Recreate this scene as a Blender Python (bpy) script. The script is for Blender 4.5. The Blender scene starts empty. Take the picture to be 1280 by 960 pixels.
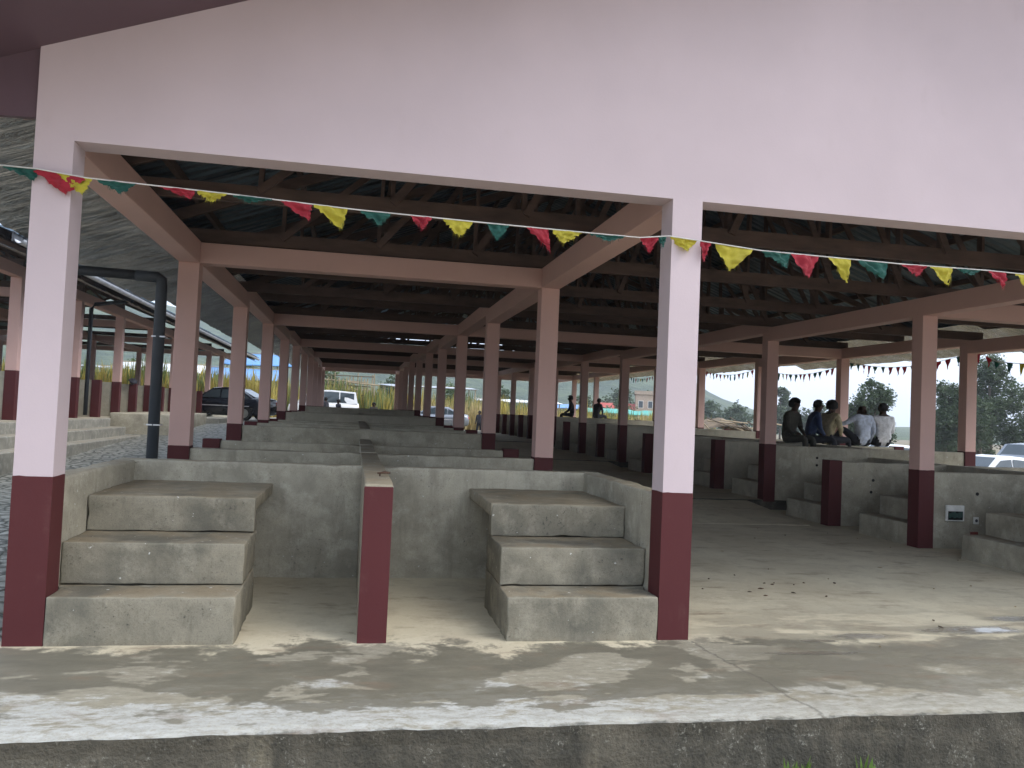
import bpy, bmesh, math, random
from mathutils import Vector, Matrix, noise
R = math.radians
random.seed(11)
sc = bpy.context.scene
COL = sc.collection

# ------------------------------------------------------------------ camera
cam_d = bpy.data.cameras.new('camera'); cam = bpy.data.objects.new('camera', cam_d); COL.objects.link(cam)
YAW, PIT, ROL = 0.1876, 0.0376, 0.0428
fw = Vector((math.sin(YAW)*math.cos(PIT), math.cos(YAW)*math.cos(PIT), math.sin(PIT)))
rt = Vector((math.cos(YAW), -math.sin(YAW), 0)); up = rt.cross(fw)
rt2 = rt*math.cos(ROL)+up*math.sin(ROL); up2 = -rt*math.sin(ROL)+up*math.cos(ROL)
mw = Matrix((rt2, up2, -fw)).transposed().to_4x4(); mw.translation = (1.9417, -5.2319, 1.4646)
cam.matrix_world = mw
cam_d.sensor_width = 36; cam_d.lens = 36*1020.6/1280; cam_d.clip_start = 0.05; cam_d.clip_end = 4000
sc.camera = cam

# ------------------------------------------------------------------ sky, sun, exposure
SUN_EL, SUN_AZ = 52, 118       # degrees; azimuth from +Y clockwise: the veiled sun stands high on the right
w = bpy.data.worlds.new('World'); sc.world = w; w.use_nodes = True
nt = w.node_tree; bg = nt.nodes['Background']
sky = nt.nodes.new('ShaderNodeTexSky'); sky.sky_type = 'NISHITA'; sky.sun_disc = False
sky.sun_elevation = R(SUN_EL); sky.sun_rotation = R(SUN_AZ); sky.air_density = 1.0; sky.dust_density = 4.0; sky.ozone_density = 1.0
hsv = nt.nodes.new('ShaderNodeHueSaturation'); hsv.inputs['Saturation'].default_value = 0.6
nt.links.new(sky.outputs[0], hsv.inputs['Color']); 
cloud = nt.nodes.new('ShaderNodeMix'); cloud.data_type = 'RGBA'; cloud.inputs[0].default_value = .6      # an even cloud layer over the whole sky
cloud.inputs[7].default_value = (4.35, 5.15, 6.4, 1)
cn = nt.nodes.new('ShaderNodeTexNoise'); cn.inputs['Scale'].default_value = 3.5; cn.inputs['Detail'].default_value = 5
tc = nt.nodes.new('ShaderNodeTexCoord'); nt.links.new(tc.outputs['Generated'], cn.inputs['Vector'])
cr = nt.nodes.new('ShaderNodeValToRGB'); cr.color_ramp.elements[0].position = .3; cr.color_ramp.elements[0].color = (.86, .87, .89, 1); cr.color_ramp.elements[1].position = .7; cr.color_ramp.elements[1].color = (1.0, 1.0, 1.0, 1); nt.links.new(cn.outputs['Fac'], cr.inputs[0])
cm = nt.nodes.new('ShaderNodeMix'); cm.data_type = 'RGBA'; cm.blend_type = 'MULTIPLY'; cm.inputs[0].default_value = 1; cm.inputs[7].default_value = cloud.inputs[7].default_value[:]; nt.links.new(cr.outputs[0], cm.inputs[6]); nt.links.new(cm.outputs[2], cloud.inputs[7])
nt.links.new(hsv.outputs[0], cloud.inputs[6]); nt.links.new(cloud.outputs[2], bg.inputs[0])
bg.inputs[1].default_value = 0.132
sd = bpy.data.lights.new('sun', 'SUN'); sun = bpy.data.objects.new('sun', sd); COL.objects.link(sun)
sd.energy = 0.65; sd.angle = R(40); sd.color = (1, .985, .96)
d = Vector((math.sin(R(SUN_AZ))*math.cos(R(SUN_EL)), math.cos(R(SUN_AZ))*math.cos(R(SUN_EL)), math.sin(R(SUN_EL))))
sun.rotation_euler = d.to_track_quat('Z', 'Y').to_euler()
sc.view_settings.view_transform = 'Standard'; sc.view_settings.look = 'None'
sc.view_settings.exposure = 1.52; sc.view_settings.gamma = 1
sc.render.engine = 'CYCLES'; sc.cycles.max_bounces = 8; sc.cycles.diffuse_bounces = 5; sc.cycles.glossy_bounces = 4
sc.cycles.transmission_bounces = 4; sc.cycles.volume_bounces = 0; sc.cycles.use_denoising = True
sc.cycles.sample_clamp_indirect = 6

# ------------------------------------------------------------------ materials
M = {}
class NT:
    def __init__(s, name):
        m = bpy.data.materials.new(name); m.use_nodes = True; s.m = m; s.t = m.node_tree; s.b = s.t.nodes['Principled BSDF']; M[name] = m
        s.geo = s.t.nodes.new('ShaderNodeNewGeometry'); s.pos = s.geo.outputs['Position']
    def n(s, ty, **k):
        x = s.t.nodes.new(ty)
        for a, v in k.items(): setattr(x, a, v)
        return x
    def l(s, a, b): s.t.links.new(a, b)
    def val(s, sock, v):
        if hasattr(v, 'is_linked') or hasattr(v, 'links'): s.l(v, sock)
        else: sock.default_value = v
    def scaled(s, sx, sy, sz, vec=None):
        x = s.n('ShaderNodeVectorMath', operation='MULTIPLY'); s.l(vec or s.pos, x.inputs[0]); x.inputs[1].default_value = (sx, sy, sz); return x.outputs[0]
    def noise(s, scale, detail=4, rough=.6, vec=None, dist=0):
        x = s.n('ShaderNodeTexNoise'); s.l(vec or s.pos, x.inputs['Vector']); x.inputs['Scale'].default_value = scale
        x.inputs['Detail'].default_value = detail; x.inputs['Roughness'].default_value = rough; x.inputs['Distortion'].default_value = dist
        return x.outputs['Fac']
    def ramp(s, v, *st):
        x = s.n('ShaderNodeValToRGB'); s.l(v, x.inputs[0]); e = x.color_ramp.elements
        while len(e) < len(st): e.new(.5)
        for i, (p, c) in enumerate(st):
            e[i].position = p; e[i].color = (c, c, c, 1) if not isinstance(c, (tuple, list)) else (*c, 1)
        return x.outputs[0]
    def mix(s, f, a, b, ty='MIX'):
        x = s.n('ShaderNodeMix', data_type='RGBA', blend_type=ty); s.val(x.inputs[0], f)
        for k, v in ((6, a), (7, b)):
            if isinstance(v, tuple): x.inputs[k].default_value = (*v, 1)
            else: s.l(v, x.inputs[k])
        return x.outputs[2]
    def math(s, op, a, b=None, clamp=False):
        x = s.n('ShaderNodeMath', operation=op, use_clamp=clamp); s.val(x.inputs[0], a)
        if b is not None: s.val(x.inputs[1], b)
        return x.outputs[0]
    def xyz(s):
        x = s.n('ShaderNodeSeparateXYZ'); s.l(s.pos, x.inputs[0]); return x.outputs
    def bump(s, h, strength=.3, dist=.01):
        x = s.n('ShaderNodeBump'); s.l(h, x.inputs['Height']); x.inputs['Strength'].default_value = strength; x.inputs['Distance'].default_value = dist
        s.l(x.outputs[0], s.b.inputs['Normal'])
    def out(s, col=None, rough=.8, metal=0, spec=.5):
        if col is not None: s.val(s.b.inputs['Base Color'], (*col, 1) if isinstance(col, tuple) else col)
        s.val(s.b.inputs['Roughness'], rough); s.b.inputs['Metallic'].default_value = metal; s.b.inputs['Specular IOR Level'].default_value = spec
        return s.m

def plain(name, col, rough=.6, metal=0, var=.25, scale=6, bump=.15):
    t = NT(name); a = tuple(c*(1-var) for c in col); b = tuple(min(1, c*(1+var*.6)) for c in col)
    f = t.noise(scale, 5); t.out(t.mix(t.ramp(f, (.3, 0.), (.7, 1.)), a, b), rough, metal)
    if bump: t.bump(t.noise(scale*8, 3), bump, .004)
    return t.m

def wall_paint(name, col, dirt, amount=.5, rough=.62, spec=.35):
    t = NT(name)
    big = t.ramp(t.noise(.7, 4, .6), (.35, 0.), (.7, 1.))
    c = t.mix(big, tuple(x*.93 for x in col), tuple(min(1, x*1.05) for x in col))
    streak = t.ramp(t.noise(1, 5, .65, t.scaled(9, 9, .7)), (.5, 0.), (.78, 1.))
    blot = t.ramp(t.noise(3.2, 6, .7), (.56, 0.), (.75, 1.))
    c = t.mix(t.math('MULTIPLY', t.math('MULTIPLY', streak, blot), amount), c, dirt)
    spk = t.ramp(t.noise(30, 4, .65), (.63, 0.), (.70, 1.))
    c = t.mix(t.math('MULTIPLY', t.math('MULTIPLY', spk, blot), amount*.9), c, dirt)
    t.out(c, rough, 0, spec)
    h = t.math('ADD', t.noise(5, 3), t.math('MULTIPLY', t.noise(70, 3), .35)); t.bump(h, .25, .006)
    return t.m
wall_paint('pink_paint', (.565, .462, .472), (.38, .28, .25), .6)
wall_paint('pink_paint_bounce', (.62, .40, .35), (.36, .24, .19), .6)  # the pink paint again, with warm bounced light put into its colour
wall_paint('maroon_paint', (.086, .021, .022), (.15, .075, .066), .9, .6, .2)
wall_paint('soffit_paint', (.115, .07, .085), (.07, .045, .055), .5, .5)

def concrete(name, col, dark, light, scale=1., wet=0.):
    t = NT(name)
    n1 = t.noise(1.5*scale, 9, .68, dist=.2); n2 = t.noise(6*scale, 8, .7); n3 = t.noise(44, 5, .72); n4 = t.noise(3.1*scale, 8, .66)
    st = t.noise(1, 7, .7, t.scaled(5.5, 5.5, .9))
    c = t.mix(t.ramp(n1, (.38, 0.), (.58, 1.)), dark, col)
    c = t.mix(t.math('MULTIPLY', t.ramp(n2, (.50, 0.), (.66, 1.)), .6), c, light)
    c = t.mix(t.math('MULTIPLY', t.ramp(n4, (.52, 0.), (.64, 1.)), .5), c, tuple(x*.62 for x in col))
    c = t.mix(t.math('MULTIPLY', t.ramp(st, (.54, 0.), (.72, 1.)), .55), c, tuple(x*.6 for x in dark))
    blk = t.math('MULTIPLY', t.ramp(n3, (.58, 0.), (.66, 1.)), t.ramp(n4, (.48, 0.), (.60, 1.)))
    c = t.mix(t.math('MULTIPLY', blk, .75), c, (.035, .033, .028))
    c = t.mix(t.math('MULTIPLY', t.ramp(t.noise(120, 3), (.33, 1.), (.48, 0.)), .30), c, tuple(x*.5 for x in dark))
    pt = t.ramp(t.geo.outputs['Pointiness'], (.52, 0.), (.60, 1.)); c = t.mix(t.math('MULTIPLY', pt, .45), c, light)
    nz = t.n('ShaderNodeSeparateXYZ'); t.l(t.geo.outputs['Normal'], nz.inputs[0]); upf = t.ramp(nz.outputs[2], (.7, 0.), (.95, 1.))
    c = t.mix(t.math('MULTIPLY', t.math('MULTIPLY', upf, t.ramp(n4, (.40, 0.), (.58, 1.))), .45), c, (.30, .225, .13))
    wsp = t.math('MULTIPLY', t.ramp(t.noise(26, 2, .5), (.735, 0.), (.75, 1.)), .8); c = t.mix(wsp, c, (.62, .61, .56))
    t.out(c, t.ramp(n2, (.3, .74), (.7, .93)), 0, .3)
    h = t.math('ADD', t.math('MULTIPLY', n2, .9), t.math('MULTIPLY', n3, .6)); t.bump(h, .55, .010)
    return t.m
concrete('concrete', (.268, .240, .178), (.145, .134, .102), (.355, .325, .25))
concrete('concrete_wall', (.43, .392, .30), (.27, .248, .19), (.54, .50, .40), .8)
concrete('concrete_top', (.325, .285, .205), (.205, .178, .125), (.40, .36, .275), 1.2)
concrete('bounce_fill_pale', (.46, .41, .33), (.34, .30, .24), (.54, .50, .42), .5)  # kept pale to throw light up under the roof and beams
concrete('old_concrete', (.27, .255, .205), (.13, .125, .105), (.44, .43, .38), 1.4)

def floor_mat():
    t = NT('floor_concrete'); X, Y, Z = t.xyz()
    def MUL(a, b): return t.math('MULTIPLY', a, b)
    def cen(n_, k): return MUL(t.math('SUBTRACT', n_, .5), k)
    n1 = t.noise(.8, 6, .6, dist=.3); n2 = t.noise(3.2, 9, .68, dist=.15); n3 = t.noise(34, 5, .72); n4 = t.noise(1.35, 9, .60, t.scaled(.8, 1.25, 1), .25); n5 = t.noise(11, 7, .72)
    c = t.mix(t.ramp(n1, (.35, 0.), (.65, 1.)), (.50, .435, .305), (.62, .56, .41))
    c = t.mix(MUL(t.ramp(n2, (.48, 0.), (.66, 1.)), .45), c, (.33, .27, .19))
    negY = MUL(Y, -1.)
    porch = t.ramp(t.math('ADD', negY, t.math('ADD', cen(n2, 1.6), cen(n1, 1.2))), (-.62, 0.), (.18, 1.))
    edge = t.math('ADD', Y, 1.4)                                     # distance from the outer edge
    # weathered base of the open strip
    e2 = t.noise(2.6, 10, .66, t.scaled(.8, 1.9, 1), .2); e3 = t.noise(13, 8, .75, t.scaled(.7, 1.6, 1))
    c = t.mix(MUL(porch, .88), c, t.mix(t.ramp(e3, (.35, 0.), (.65, 1.)), (.17, .155, .112), (.285, .262, .20)))
    # lacy pale lime bloom, thick along the edge and thinning inwards
    cv = t.math('ADD', MUL(edge, .62), t.math('ADD', cen(e2, -1.5), cen(e3, -.75)))
    crust = MUL(MUL(t.ramp(cv, (.18, 1.), (.32, 0.)), porch), t.ramp(MUL(X, .1), (.30, 1.), (.48, .42)))
    c = t.mix(MUL(MUL(crust, t.ramp(n3, (.32, .35), (.52, 1.))), .9), c, t.mix(t.ramp(e3, (.4, 0.), (.6, 1.)), (.34, .335, .295), (.46, .465, .44)))
    lace = MUL(MUL(t.ramp(e3, (.53, 0.), (.60, 1.)), t.ramp(e2, (.50, 0.), (.58, 1.))), porch)
    c = t.mix(MUL(lace, .7), c, (.40, .385, .32))
    # damp dark patches with a sharp drying front
    w1 = t.ramp(t.math('ADD', n4, cen(e3, .05)), (.468, 0.), (.492, 1.))
    inner = t.ramp(t.math('ADD', edge, cen(e2, 1.3)), (.26, 0.), (.32, 1.))
    leftish = t.ramp(MUL(t.math('SUBTRACT', 7.6, X), .2), (.1, .2), (.6, 1.))
    wet = MUL(MUL(w1, inner), MUL(porch, leftish))
    c = t.mix(MUL(wet, .86), c, t.mix(t.ramp(e2, (.35, 0.), (.65, 1.)), (.105, .097, .071), (.165, .150, .108)))
    # the very lip is dark and chipped
    lip = MUL(t.ramp(t.math('ADD', edge, cen(n5, .16)), (.0, 1.), (.03, 0.)), t.ramp(n2, (.46, 0.), (.54, 1.)))
    c = t.mix(MUL(lip, .8), c, (.07, .07, .058))
    # grey damp blotches that reach in under the roof, to the right
    r2 = MUL(t.ramp(t.noise(1.5, 7, .62, t.scaled(.75, 2.0, 1), .3), (.46, 0.), (.53, 1.)), t.ramp(t.math('ADD', Y, 1.0), (.0, 0.), (.3, 1.)))
    r2 = MUL(r2, MUL(t.ramp(MUL(X, .1), (.40, 0.), (.46, 1.)), t.ramp(MUL(Y, .25), (.0, 1.), (.30, .0))))
    c = t.mix(MUL(r2, .65), c, (.20, .18, .135))
    pud = None
    for px, py, rx, ry in ((5.62, .06, .40, .10), (6.62, .20, .50, .13), (7.25, .50, .40, .11), (5.15, -.05, .16, .05), (4.95, -.33, .40, .05)):
        a_ = t.math('DIVIDE', t.math('SUBTRACT', X, px), rx); b_ = t.math('DIVIDE', t.math('SUBTRACT', Y, py), ry)
        rr = t.math('ADD', t.math('ADD', MUL(a_, a_), MUL(b_, b_)), cen(n2, 2.4)); k = t.ramp(rr, (.1, 1.), (1.1, 0.)); pud = k if pud is None else t.math('MAXIMUM', pud, k)
    c = t.mix(MUL(pud, .6), c, (.17, .15, .12))
    # trodden dirt and scraps on the inside floor
    dk = MUL(t.ramp(t.noise(3.0, 8, .68, t.scaled(.6, 1.5, 1)), (.56, 0.), (.68, 1.)), .55)
    c = t.mix(dk, c, (.19, .14, .095))
    c = t.mix(MUL(t.ramp(n3, (.58, 0.), (.70, 1.)), .35), c, (.13, .115, .09))
    jl = t.math('ABSOLUTE', t.math('ADD', t.math('SUBTRACT', X, 4.22), t.math('ADD', MUL(Y, .10), cen(n2, .22))))
    jl = MUL(t.ramp(jl, (.004, 1.), (.018, 0.)), t.ramp(negY, (.0, 0.), (.05, 1.)))
    c = t.mix(MUL(jl, .6), c, (.13, .115, .09))
    rg = t.math('SUBTRACT', t.math('SUBTRACT', .88, MUL(wet, .26)), MUL(pud, .78)); rg = t.math('SUBTRACT', rg, MUL(r2, .28), True)
    t.out(c, t.math('MAXIMUM', rg, .10), 0, .4)
    h = MUL(t.math('ADD', t.math('ADD', MUL(n2, .7), MUL(n5, .5)), MUL(n3, .4)), t.math('SUBTRACT', 1., pud))
    t.bump(t.math('SUBTRACT', h, MUL(jl, .6)), .5, .010)
floor_mat()

def edge_mat():        # mossy, black-streaked face of the platform
    t = NT('platform_edge'); X, Y, Z = t.xyz()
    n1 = t.noise(1.6, 7, .7, dist=.5); n2 = t.noise(7, 6, .7); st = t.noise(1, 6, .7, t.scaled(3.2, 3.2, 1.6)); n3 = t.noise(45, 4)
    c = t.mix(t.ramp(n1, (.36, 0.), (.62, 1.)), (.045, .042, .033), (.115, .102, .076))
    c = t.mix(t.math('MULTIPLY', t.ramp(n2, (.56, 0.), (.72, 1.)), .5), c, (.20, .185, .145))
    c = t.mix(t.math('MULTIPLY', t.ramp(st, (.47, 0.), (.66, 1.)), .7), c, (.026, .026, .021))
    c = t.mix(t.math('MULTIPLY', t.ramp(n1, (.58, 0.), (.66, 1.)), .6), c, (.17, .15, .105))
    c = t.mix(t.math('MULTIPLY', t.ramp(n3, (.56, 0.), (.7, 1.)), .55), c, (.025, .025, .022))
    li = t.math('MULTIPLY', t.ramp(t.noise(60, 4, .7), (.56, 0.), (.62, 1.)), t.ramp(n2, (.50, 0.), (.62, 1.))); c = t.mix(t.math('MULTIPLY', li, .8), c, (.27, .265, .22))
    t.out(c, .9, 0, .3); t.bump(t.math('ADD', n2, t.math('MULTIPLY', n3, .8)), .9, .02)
edge_mat()

def ground_mat():
    t = NT('ground_earth'); n1 = t.noise(.25, 6, .65); n2 = t.noise(3, 6, .7)
    c = t.mix(t.ramp(n1, (.4, 0.), (.62, 1.)), (.16, .11, .07), (.11, .12, .05))
    c = t.mix(t.math('MULTIPLY', n2, .6), c, (.24, .19, .13)); t.out(c, .9); t.bump(n2, .6, .05)
    t = NT('stone_paving'); v = t.n('ShaderNodeTexVoronoi'); v.feature = 'DISTANCE_TO_EDGE'; t.l(t.pos, v.inputs['Vector']); v.inputs['Scale'].default_value = 5.0; v.inputs['Randomness'].default_value = 1
    e = t.ramp(v.outputs['Distance'], (.0, 0.), (.14, 1.)); n2 = t.noise(5.5, 8, .75)
    c = t.mix(t.ramp(n2, (.35, 0.), (.65, 1.)), (.13, .125, .10), (.42, .41, .355)); c = t.mix(e, (.045, .048, .032), c)
    t.out(c, t.ramp(n2, (.3, .42), (.7, .8))); t.bump(t.math('ADD', e, t.math('MULTIPLY', n2, .5)), .8, .03)
ground_mat()

def metal_roof():
    t = NT('roof_metal'); n1 = t.noise(1.1, 5, .6, t.scaled(.5, 2.0, 1)); n2 = t.noise(4, 5, .7)
    c = t.mix(t.ramp(n1, (.35, 0.), (.65, 1.)), (.065, .095, .12), (.13, .17, .205)); c = t.mix(t.math('MULTIPLY', t.ramp(n2, (.55, 0.), (.7, 1.)), .6), c, (.10, .08, .07))
    t.out(c, t.ramp(n2, (.3, .30), (.7, .5)), .85); t.bump(t.noise(1, 4, .6, t.scaled(2.2, 7, 2.2)), .45, .03)
    t = NT('crinkled_foil'); n1 = t.noise(1, 5, .62, t.scaled(1.6, 7, 1.6), .6); n2 = t.noise(3, 4)
    c = t.mix(t.ramp(n2, (.35, 0.), (.65, 1.)), (.34, .34, .33), (.56, .56, .55)); t.out(c, .24, .92); t.bump(n1, 1., .22)
metal_roof()
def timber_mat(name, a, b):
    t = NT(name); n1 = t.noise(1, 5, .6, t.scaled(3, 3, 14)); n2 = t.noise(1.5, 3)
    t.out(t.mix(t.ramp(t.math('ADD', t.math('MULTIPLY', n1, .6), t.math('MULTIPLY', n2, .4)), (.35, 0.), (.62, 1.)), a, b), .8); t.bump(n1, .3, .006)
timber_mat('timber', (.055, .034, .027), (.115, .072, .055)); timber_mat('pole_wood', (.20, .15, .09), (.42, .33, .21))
plain('gutter_metal', (.62, .62, .64), .35, .3); plain('pipe_plastic', (.028, .034, .042), .6, 0, .15)
plain('fascia_dark', (.05, .05, .055), .5); plain('white_plastic', (.72, .71, .66), .4); plain('dark_hole', (.015, .013, .012), .9)
plain('rust', (.095, .048, .028), .85); plain('rope', (.62, .60, .55), .8); plain('breaker_green', (.03, .07, .06), .5); plain('brick_red', (.22, .05, .04), .8)
def cloth(name, col):
    t = NT(name); n = t.noise(60, 3); f = t.noise(7, 4); t.out(t.mix(t.ramp(f, (.3, 0.), (.7, 1.)), tuple(c*.75 for c in col), col), .75); t.b.inputs['Sheen Weight'].default_value = .2; t.bump(n, .3, .003)
    # thin woven cloth lets some light through
    tr = t.n('ShaderNodeBsdfTranslucent'); tr.inputs[0].default_value = (*col, 1); mx = t.n('ShaderNodeMixShader'); mx.inputs[0].default_value = .22
    o = t.t.nodes['Material Output']; t.l(t.b.outputs[0], mx.inputs[1]); t.l(tr.outputs[0], mx.inputs[2]); t.l(mx.outputs[0], o.inputs[0])
cloth('flag_red', (.40, .012, .03)); cloth('flag_yellow', (.52, .44, .03)); cloth('flag_green', (.006, .095, .07))
plain('tarp_blue', (.10, .26, .52), .4); plain('tarp_green', (.03, .33, .26), .45); plain('tarp_white', (.62, .63, .62), .5); plain('thatch', (.17, .125, .08), .95, 0, .5, 3)
plain('house_wall', (.46, .35, .26), .85); plain('roof_red', (.40, .07, .05), .7); plain('sheet_zinc', (.40, .42, .44), .4, .5)
plain('car_black', (.012, .014, .02), .16, 0, .1, 3, 0); plain('car_white', (.74, .74, .74), .22, 0, .05, 3, 0); plain('car_grey', (.23, .25, .28), .22, .3, .05, 3, 0)
plain('glass_dark', (.05, .065, .075), .06, 0, .1, 3, 0); plain('tyre', (.02, .02, .02), .85); plain('rim', (.45, .46, .47), .3, .8); plain('lamp_red', (.45, .02, .02), .2); plain('lamp_clear', (.7, .7, .7), .15)
for n_, c_ in (('skin', (.055, .030, .020)), ('hair', (.010, .009, .008)), ('shirt_white', (.72, .73, .76)), ('shirt_blue_white', (.52, .58, .70)), ('shirt_blue', (.03, .05, .12)), ('shirt_yellow', (.50, .43, .27)),
               ('shirt_dark', (.03, .03, .04)), ('shirt_print', (.05, .047, .035)), ('trousers_dark', (.012, .014, .022)), ('shoes', (.01, .01, .01))): plain(n_, c_, .85, 0, .35, 14)

def foliage(name, a, b):
    t = NT(name); oi = t.n('ShaderNodeObjectInfo'); f = t.noise(.9, 4, .6); f2 = t.noise(14, 2)
    t.out(t.mix(t.ramp(t.math('ADD', t.math('MULTIPLY', f, .6), t.math('MULTIPLY', f2, .4)), (.38, 0.), (.62, 1.)), a, b), .65)
    tr = t.n('ShaderNodeBsdfTranslucent'); tr.inputs[0].default_value = (*b, 1); mx = t.n('ShaderNodeMixShader'); mx.inputs[0].default_value = .3
    o = t.t.nodes['Material Output']; t.l(t.b.outputs[0], mx.inputs[1]); t.l(tr.outputs[0], mx.inputs[2]); t.l(mx.outputs[0], o.inputs[0])
foliage('leaf_green', (.035, .065, .022), (.10, .14, .045)); foliage('leaf_dark', (.03, .055, .025), (.075, .11, .045)); foliage('weed_yellow', (.22, .18, .03), (.46, .36, .08)); foliage('weed_green', (.06, .10, .025), (.18, .20, .05))
foliage('weed_straw', (.30, .23, .10), (.48, .38, .17)); foliage('blossom_red', (.35, .06, .03), (.5, .14, .05)); foliage('weed_small', (.08, .16, .03), (.16, .26, .05))
plain('bark', (.11, .085, .06), .95)
def hill_mat():
    t = NT('hill_cover'); n1 = t.noise(.03, 6, .7); n2 = t.noise(.25, 5, .7)
    c = t.mix(t.ramp(t.math('ADD', t.math('MULTIPLY', n1, .6), t.math('MULTIPLY', n2, .4)), (.44, 0.), (.55, 1.)), (.025, .050, .026), (.075, .105, .048)); t.out(c, .95); t.bump(n2, 1, 2.)
hill_mat()

# ------------------------------------------------------------------ mesh helpers
class MB:
    def __init__(s): s.v = []; s.f = []; s.mi = []
    def poly(s, pts, mi=0):
        i = len(s.v); s.v += [tuple(p) for p in pts]; s.f.append(tuple(range(i, i+len(pts)))); s.mi.append(mi); return s
    def box(s, x0, x1, y0, y1, z0, z1, mi=0):
        i = len(s.v); s.v += [(x, y, z) for z in (z0, z1) for y in (y0, y1) for x in (x0, x1)]
        for f in ((0, 2, 3, 1), (4, 5, 7, 6), (0, 1, 5, 4), (2, 6, 7, 3), (0, 4, 6, 2), (1, 3, 7, 5)): s.f.append(tuple(i+k for k in f)); s.mi.append(mi)
        return s
    def hexa(s, p, mi=0):        # 8 points, bottom ring ccw then top ring ccw
        i = len(s.v); s.v += [tuple(a) for a in p]
        for f in ((3, 2, 1, 0), (4, 5, 6, 7), (0, 1, 5, 4), (1, 2, 6, 5), (2, 3, 7, 6), (3, 0, 4, 7)): s.f.append(tuple(i+k for k in f)); s.mi.append(mi)
        return s
    def prism(s, prof, axis, a, b, mi=0):   # closed profile in the other two axes, extruded along axis
        n = len(prof); i = len(s.v)
        for t in (a, b):
            for (u, w_) in prof: s.v.append({'x': (t, u, w_), 'y': (u, t, w_), 'z': (u, w_, t)}[axis])
        s.f.append(tuple(i+k for k in range(n))[::-1]); s.mi.append(mi); s.f.append(tuple(i+n+k for k in range(n))); s.mi.append(mi)
        for k in range(n): s.f.append((i+k, i+(k+1) % n, i+n+(k+1) % n, i+n+k)); s.mi.append(mi)
        return s
    def tube(s, pts, r, n=8, mi=0, cap=True):
        pts = [Vector(p) for p in pts]; rs = r if isinstance(r, (list, tuple)) else [r]*len(pts); base = len(s.v)
        for k, p in enumerate(pts):
            d = (pts[min(k+1, len(pts)-1)]-pts[max(k-1, 0)]).normalized()
            a = d.cross(Vector((0, 0, 1)) if abs(d.z) < .9 else Vector((1, 0, 0))).normalized(); b = d.cross(a)
            for j in range(n):
                t = 2*math.pi*j/n; s.v.append(tuple(p+(a*math.cos(t)+b*math.sin(t))*rs[k]))
        for k in range(len(pts)-1):
            for j in range(n):
                s.f.append((base+k*n+j, base+k*n+(j+1) % n, base+(k+1)*n+(j+1) % n, base+(k+1)*n+j)); s.mi.append(mi)
        if cap:
            s.f.append(tuple(base+j for j in range(n))[::-1]); s.mi.append(mi); e = base+(len(pts)-1)*n; s.f.append(tuple(e+j for j in range(n))); s.mi.append(mi)
        return s
    def bar(s, p, q, w_, h, mi=0):   # rectangular bar between two points
        p, q = Vector(p), Vector(q); d = (q-p).normalized(); a = d.cross(Vector((0, 0, 1)) if abs(d.z) < .95 else Vector((0, 1, 0))).normalized()*w_/2; b = d.cross(a).normalized()*h/2
        return s.hexa([p-a-b, p+a-b, q+a-b, q-a-b, p-a+b, p+a+b, q+a+b, q-a+b], mi)
    def mesh(s, name, mats):
        me = bpy.data.meshes.new(name); me.from_pydata(s.v, [], s.f)
        for m in (mats if isinstance(mats, (list, tuple)) else [mats]): me.materials.append(M[m])
        if any(s.mi): me.polygons.foreach_set('material_index', s.mi)
        bm = bmesh.new(); bm.from_mesh(me); bmesh.ops.recalc_face_normals(bm, faces=bm.faces); bm.to_mesh(me); bm.free()
        return me
    def build(s, name, mats, parent=None, loc=(0, 0, 0), rz=0, smooth=False, bevel=0):
        me = s.mesh(name, mats)
        if smooth:
            me.polygons.foreach_set('use_smooth', [True]*len(me.polygons))
        return link(name, me, parent, loc, rz, bevel)
def link(name, me, parent=None, loc=(0, 0, 0), rz=0, bevel=0):
    o = bpy.data.objects.new(name, me); COL.objects.link(o); o.location = loc; o.rotation_euler = (0, 0, rz); o.parent = parent
    if bevel:
        b = o.modifiers.new('bevel', 'BEVEL'); b.width = bevel; b.segments = 2; b.limit_method = 'ANGLE'
    return o
def empty(name, loc=(0, 0, 0), rz=0, parent=None):
    o = bpy.data.objects.new(name, None); COL.objects.link(o); o.location = loc; o.rotation_euler = (0, 0, rz); o.parent = parent; o.empty_display_size = .2; return o
def tag(o, label=None, cat=None, group=None, kind=None):
    for k, v in (('label', label), ('category', cat), ('group', group), ('kind', kind)):
        if v: o[k] = v
    return o
def copy_tree(o, parent=None):
    c = o.copy(); COL.objects.link(c); c.parent = parent
    for ch in list(o.children): copy_tree(ch, c)
    return c
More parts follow.
